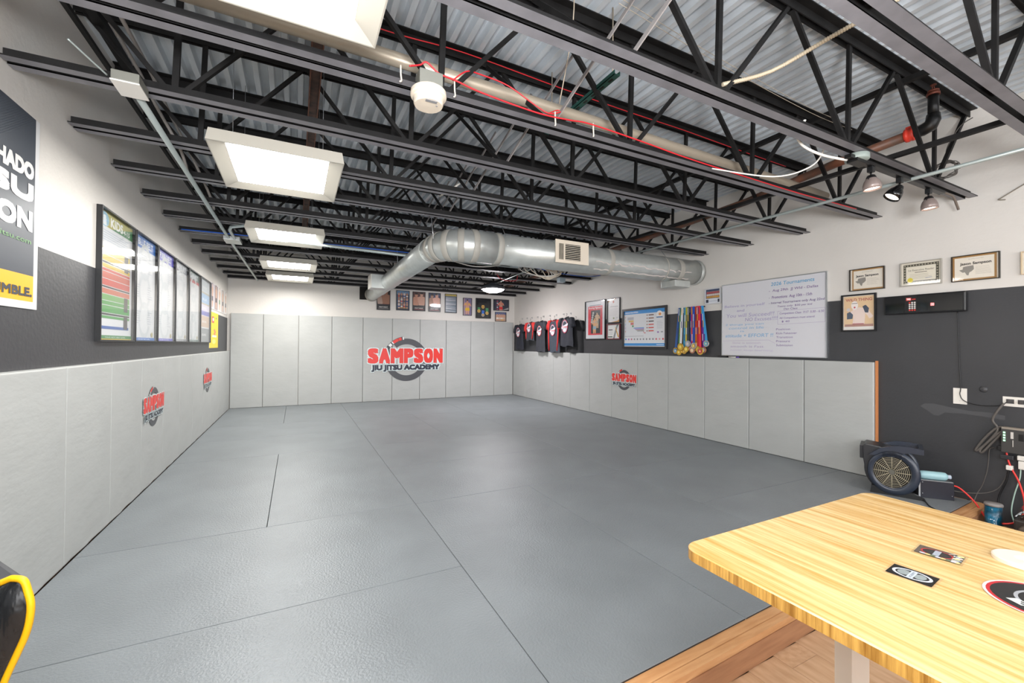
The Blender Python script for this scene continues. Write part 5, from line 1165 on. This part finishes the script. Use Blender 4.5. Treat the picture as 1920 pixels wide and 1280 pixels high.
# ------------------------------------------------------------------ electronics at the right border
t = thing('power_strip', 'grey wall-mounted network box with green lights above the plugs', 'network device', (5.93, 1.215, 0.43), -PI/2)
MB().box(0,-0.02,0,0.13,0.03,0.19).build('case', mat('device_grey', '3d3c3b', 0.5), t, bevel=0.005)
MB().box(0.004,-0.021,0.178,0.126,0.028,0.192).build('top_cap', mat('device_light', '8f877c', 0.5), t)
m = MB()
for q in range(4): m.box(0.012,-0.0225,0.085+q*0.02,0.024,-0.0205,0.098+q*0.02)
m.build('indicator_light', led_green, t)
p = Pr(0.0003); p.rect(0.05,0.11,0.065,0.16,'c9c6c0'); p.rect(0.06,0.05,0.064,0.1,'c9c6c0'); p.rect(0.09,0.1,0.115,0.15,'1a1a1a'); p.build('marking', t, (0,-0.021,0))
for i, (y, z, w_, h_, mt, lab) in enumerate(((1.235,0.452,0.075,0.034,black,'black power adapter plugged in beside the red cable plug'),(1.222,0.392,0.07,0.034,mat('adapter_grey','2b2c30',0.45),'dark grey power adapter below the black one'),(1.165,0.455,0.045,0.03,whiteplastic,'white plug feeding the red cable'),(1.135,0.40,0.06,0.035,whiteplastic,'white double plug at the right border'),(1.13,0.335,0.04,0.06,whiteplastic,'white charger block below the double plug'),(1.192,0.315,0.035,0.035,whiteplastic,'small white adapter on the dangling wires'))):
    tag(MB().box(0,-0.03,0,w_,0.0,h_).build('power_adapter', mt, None, (5.945, y+0.0, z-0.015), -PI/2, bevel=0.005), lab, 'adapter')
pts = [(5.94,1.205,0.80),(5.93,1.24,0.73),(5.93,1.262,0.66),(5.93,1.235,0.60),(5.93,1.27,0.52),(5.93,1.33,0.43),(5.93,1.355,0.405),(5.93,1.345,0.44),(5.93,1.29,0.54),(5.93,1.23,0.615),(5.93,1.18,0.60),(5.93,1.22,0.58),(5.93,1.28,0.5),(5.93,1.33,0.42),(5.93,1.32,0.40),(5.93,1.27,0.48),(5.93,1.20,0.595)]
cable('looped_cord', pts, 0.008, greywire, 'thick grey power cord in loops below the outlet')
cable('thin_lead', [(5.95,1.26,0.45),(5.95,1.285,0.43),(5.95,1.29,0.35),(5.95,1.30,0.25),(5.95,1.325,0.14),(5.94,1.35,0.07),(5.9,1.36,0.0)], 0.003, greywire, 'thin grey lead falling from the black adapter to the mat')
cable('black_lead', [(5.95,1.185,0.30),(5.95,1.20,0.2),(5.95,1.235,0.08),(5.93,1.24,-0.05),(5.9,1.22,-0.12)], 0.006, black, 'black cable dropping behind the blue container')
cable('white_lead', [(5.93,1.12,0.34),(5.93,1.125,0.25),(5.92,1.15,0.12),(5.90,1.16,0.0),(5.88,1.14,-0.08)], 0.004, mat('mint_wire', 'a9c4b8', 0.45), 'pale green-white cable falling from the charger block')
t = thing('can', 'clear can with teal-blue contents behind the desk corner', 'container', (5.72, 1.205, LZ))
m = MB(); m.cyl((0,0,0),(0,0,0.19),0.045,24); m.build('contents', mat('teal_contents', '0f7fa8', 0.3, noise=0.7, nscale=9, col2='0a2530'), t)
m = MB(); m.lathe([(0.047,0.0),(0.047,0.2),(0.048,0.2),(0.048,0.0)], n=24); m.build('clear_wall', glass, t)
m = MB(); m.lathe([(0,0.212),(0.046,0.21),(0.05,0.205),(0.05,0.192),(0,0.192)], n=24); m.build('lid', mat('lid_grey', '8a8684', 0.45), t)
t = thing('game_device', 'dark electronic device with clear lid and wiring at the right border', 'device', (5.62, 1.10, LZ))
MB().box(-0.02,-0.30,0.0,0.22,-0.02,0.16).build('case', mat('device_dark', '2e2a28', 0.4), t, bevel=0.012)
m = MB(); m.lathe([(0,0.01),(0.05,0.008),(0.06,0),(0.06,-0.01)], (-0.022,-0.10,0.08), (-1,0,0), 24); m.build('round_cover', mat('device_disc', '5a5048', 0.35), t)
MB().box(0.0,-0.28,0.16,0.2,-0.04,0.24).build('clear_lid', glass, t)
rn = random.Random(8); m = MB()
for q in range(10):
    a = (0.02+0.16*rn.random(), -0.26+0.2*rn.random(), 0.17+0.04*rn.random()); m.tube(smoothpts([a, (a[0]+0.03, a[1]+0.03, a[2]+0.02), (a[0]-0.02, a[1]+0.05, a[2]-0.01)], 4), 0.005, 5, q % 3)
m.build('wiring', [alum, black, mat('blue_wire', '1f5fc8', 0.4)], t)

# ------------------------------------------------------------------ kick shield at the lower left
t = thing('kick_shield', 'black vinyl strike shield with yellow piping at the lower left corner', 'strike shield', (0.45, 1.345, 0.0), 0)
# local: x to the right along the face, face turned toward the camera
dirx = Vector((0.892, -0.452, 0)); ang = math.atan2(-0.452, 0.892); t.rotation_euler = (0, 0, ang)
def w2l(px, z): return (px, z)
out = [(0.142,0.715),(0.166,0.711),(0.176,0.689),(0.183,0.661),(0.181,0.627),(0.172,0.593),(0.155,0.554),(0.128,0.492),(0.10,0.40),(0.085,0.28),(0.09,0.12),(0.10,0.03),(0.06,0.0),(-0.3,0.0),(-0.36,0.05),(-0.38,0.3),(-0.36,0.48),(-0.26,0.57),(-0.13,0.62),(-0.03,0.655),(0.05,0.675),(0.10,0.697)]
n = len(out); m = MB(); cxm = -0.1; czm = 0.33
R3 = [(1.0, 0.0), (0.93, -0.022), (0.7, -0.038), (0.4, -0.045)]; vs = []
for s_, y in R3:
    for x, z in out: vs.append((cxm+(x-cxm)*s_, y+0.004*math.sin(18*x+9*z), czm+(z-czm)*s_))
fs = [(i*n+k, i*n+(k+1)%n, (i+1)*n+(k+1)%n, (i+1)*n+k) for i in range(3) for k in range(n)]+[tuple(3*n+k for k in range(n))]
m.add(vs, fs, 0, True); m.build('face_panel', wrink, t)
m = MB(); vs = [(x, 0.004, z) for x, z in out]+[(cxm+(x-cxm)*0.9-0.15, 0.10, 0.002+(z)*0.985) for x, z in out]
m.add(vs, [(k, (k+1)%n, (k+1)%n+n, k+n) for k in range(n)]+[tuple(range(n, 2*n))], 0, True); m.build('side_gusset', mat('shield_side', '3a3c42', 0.4), t)
pp = smoothpts([(x, -0.002, z) for x, z in out]+[(out[0][0], -0.002, out[0][1])], 4)[:-1]
MB().tube(pp, 0.0065, 8, closed=True).build('piping', yellow, t)
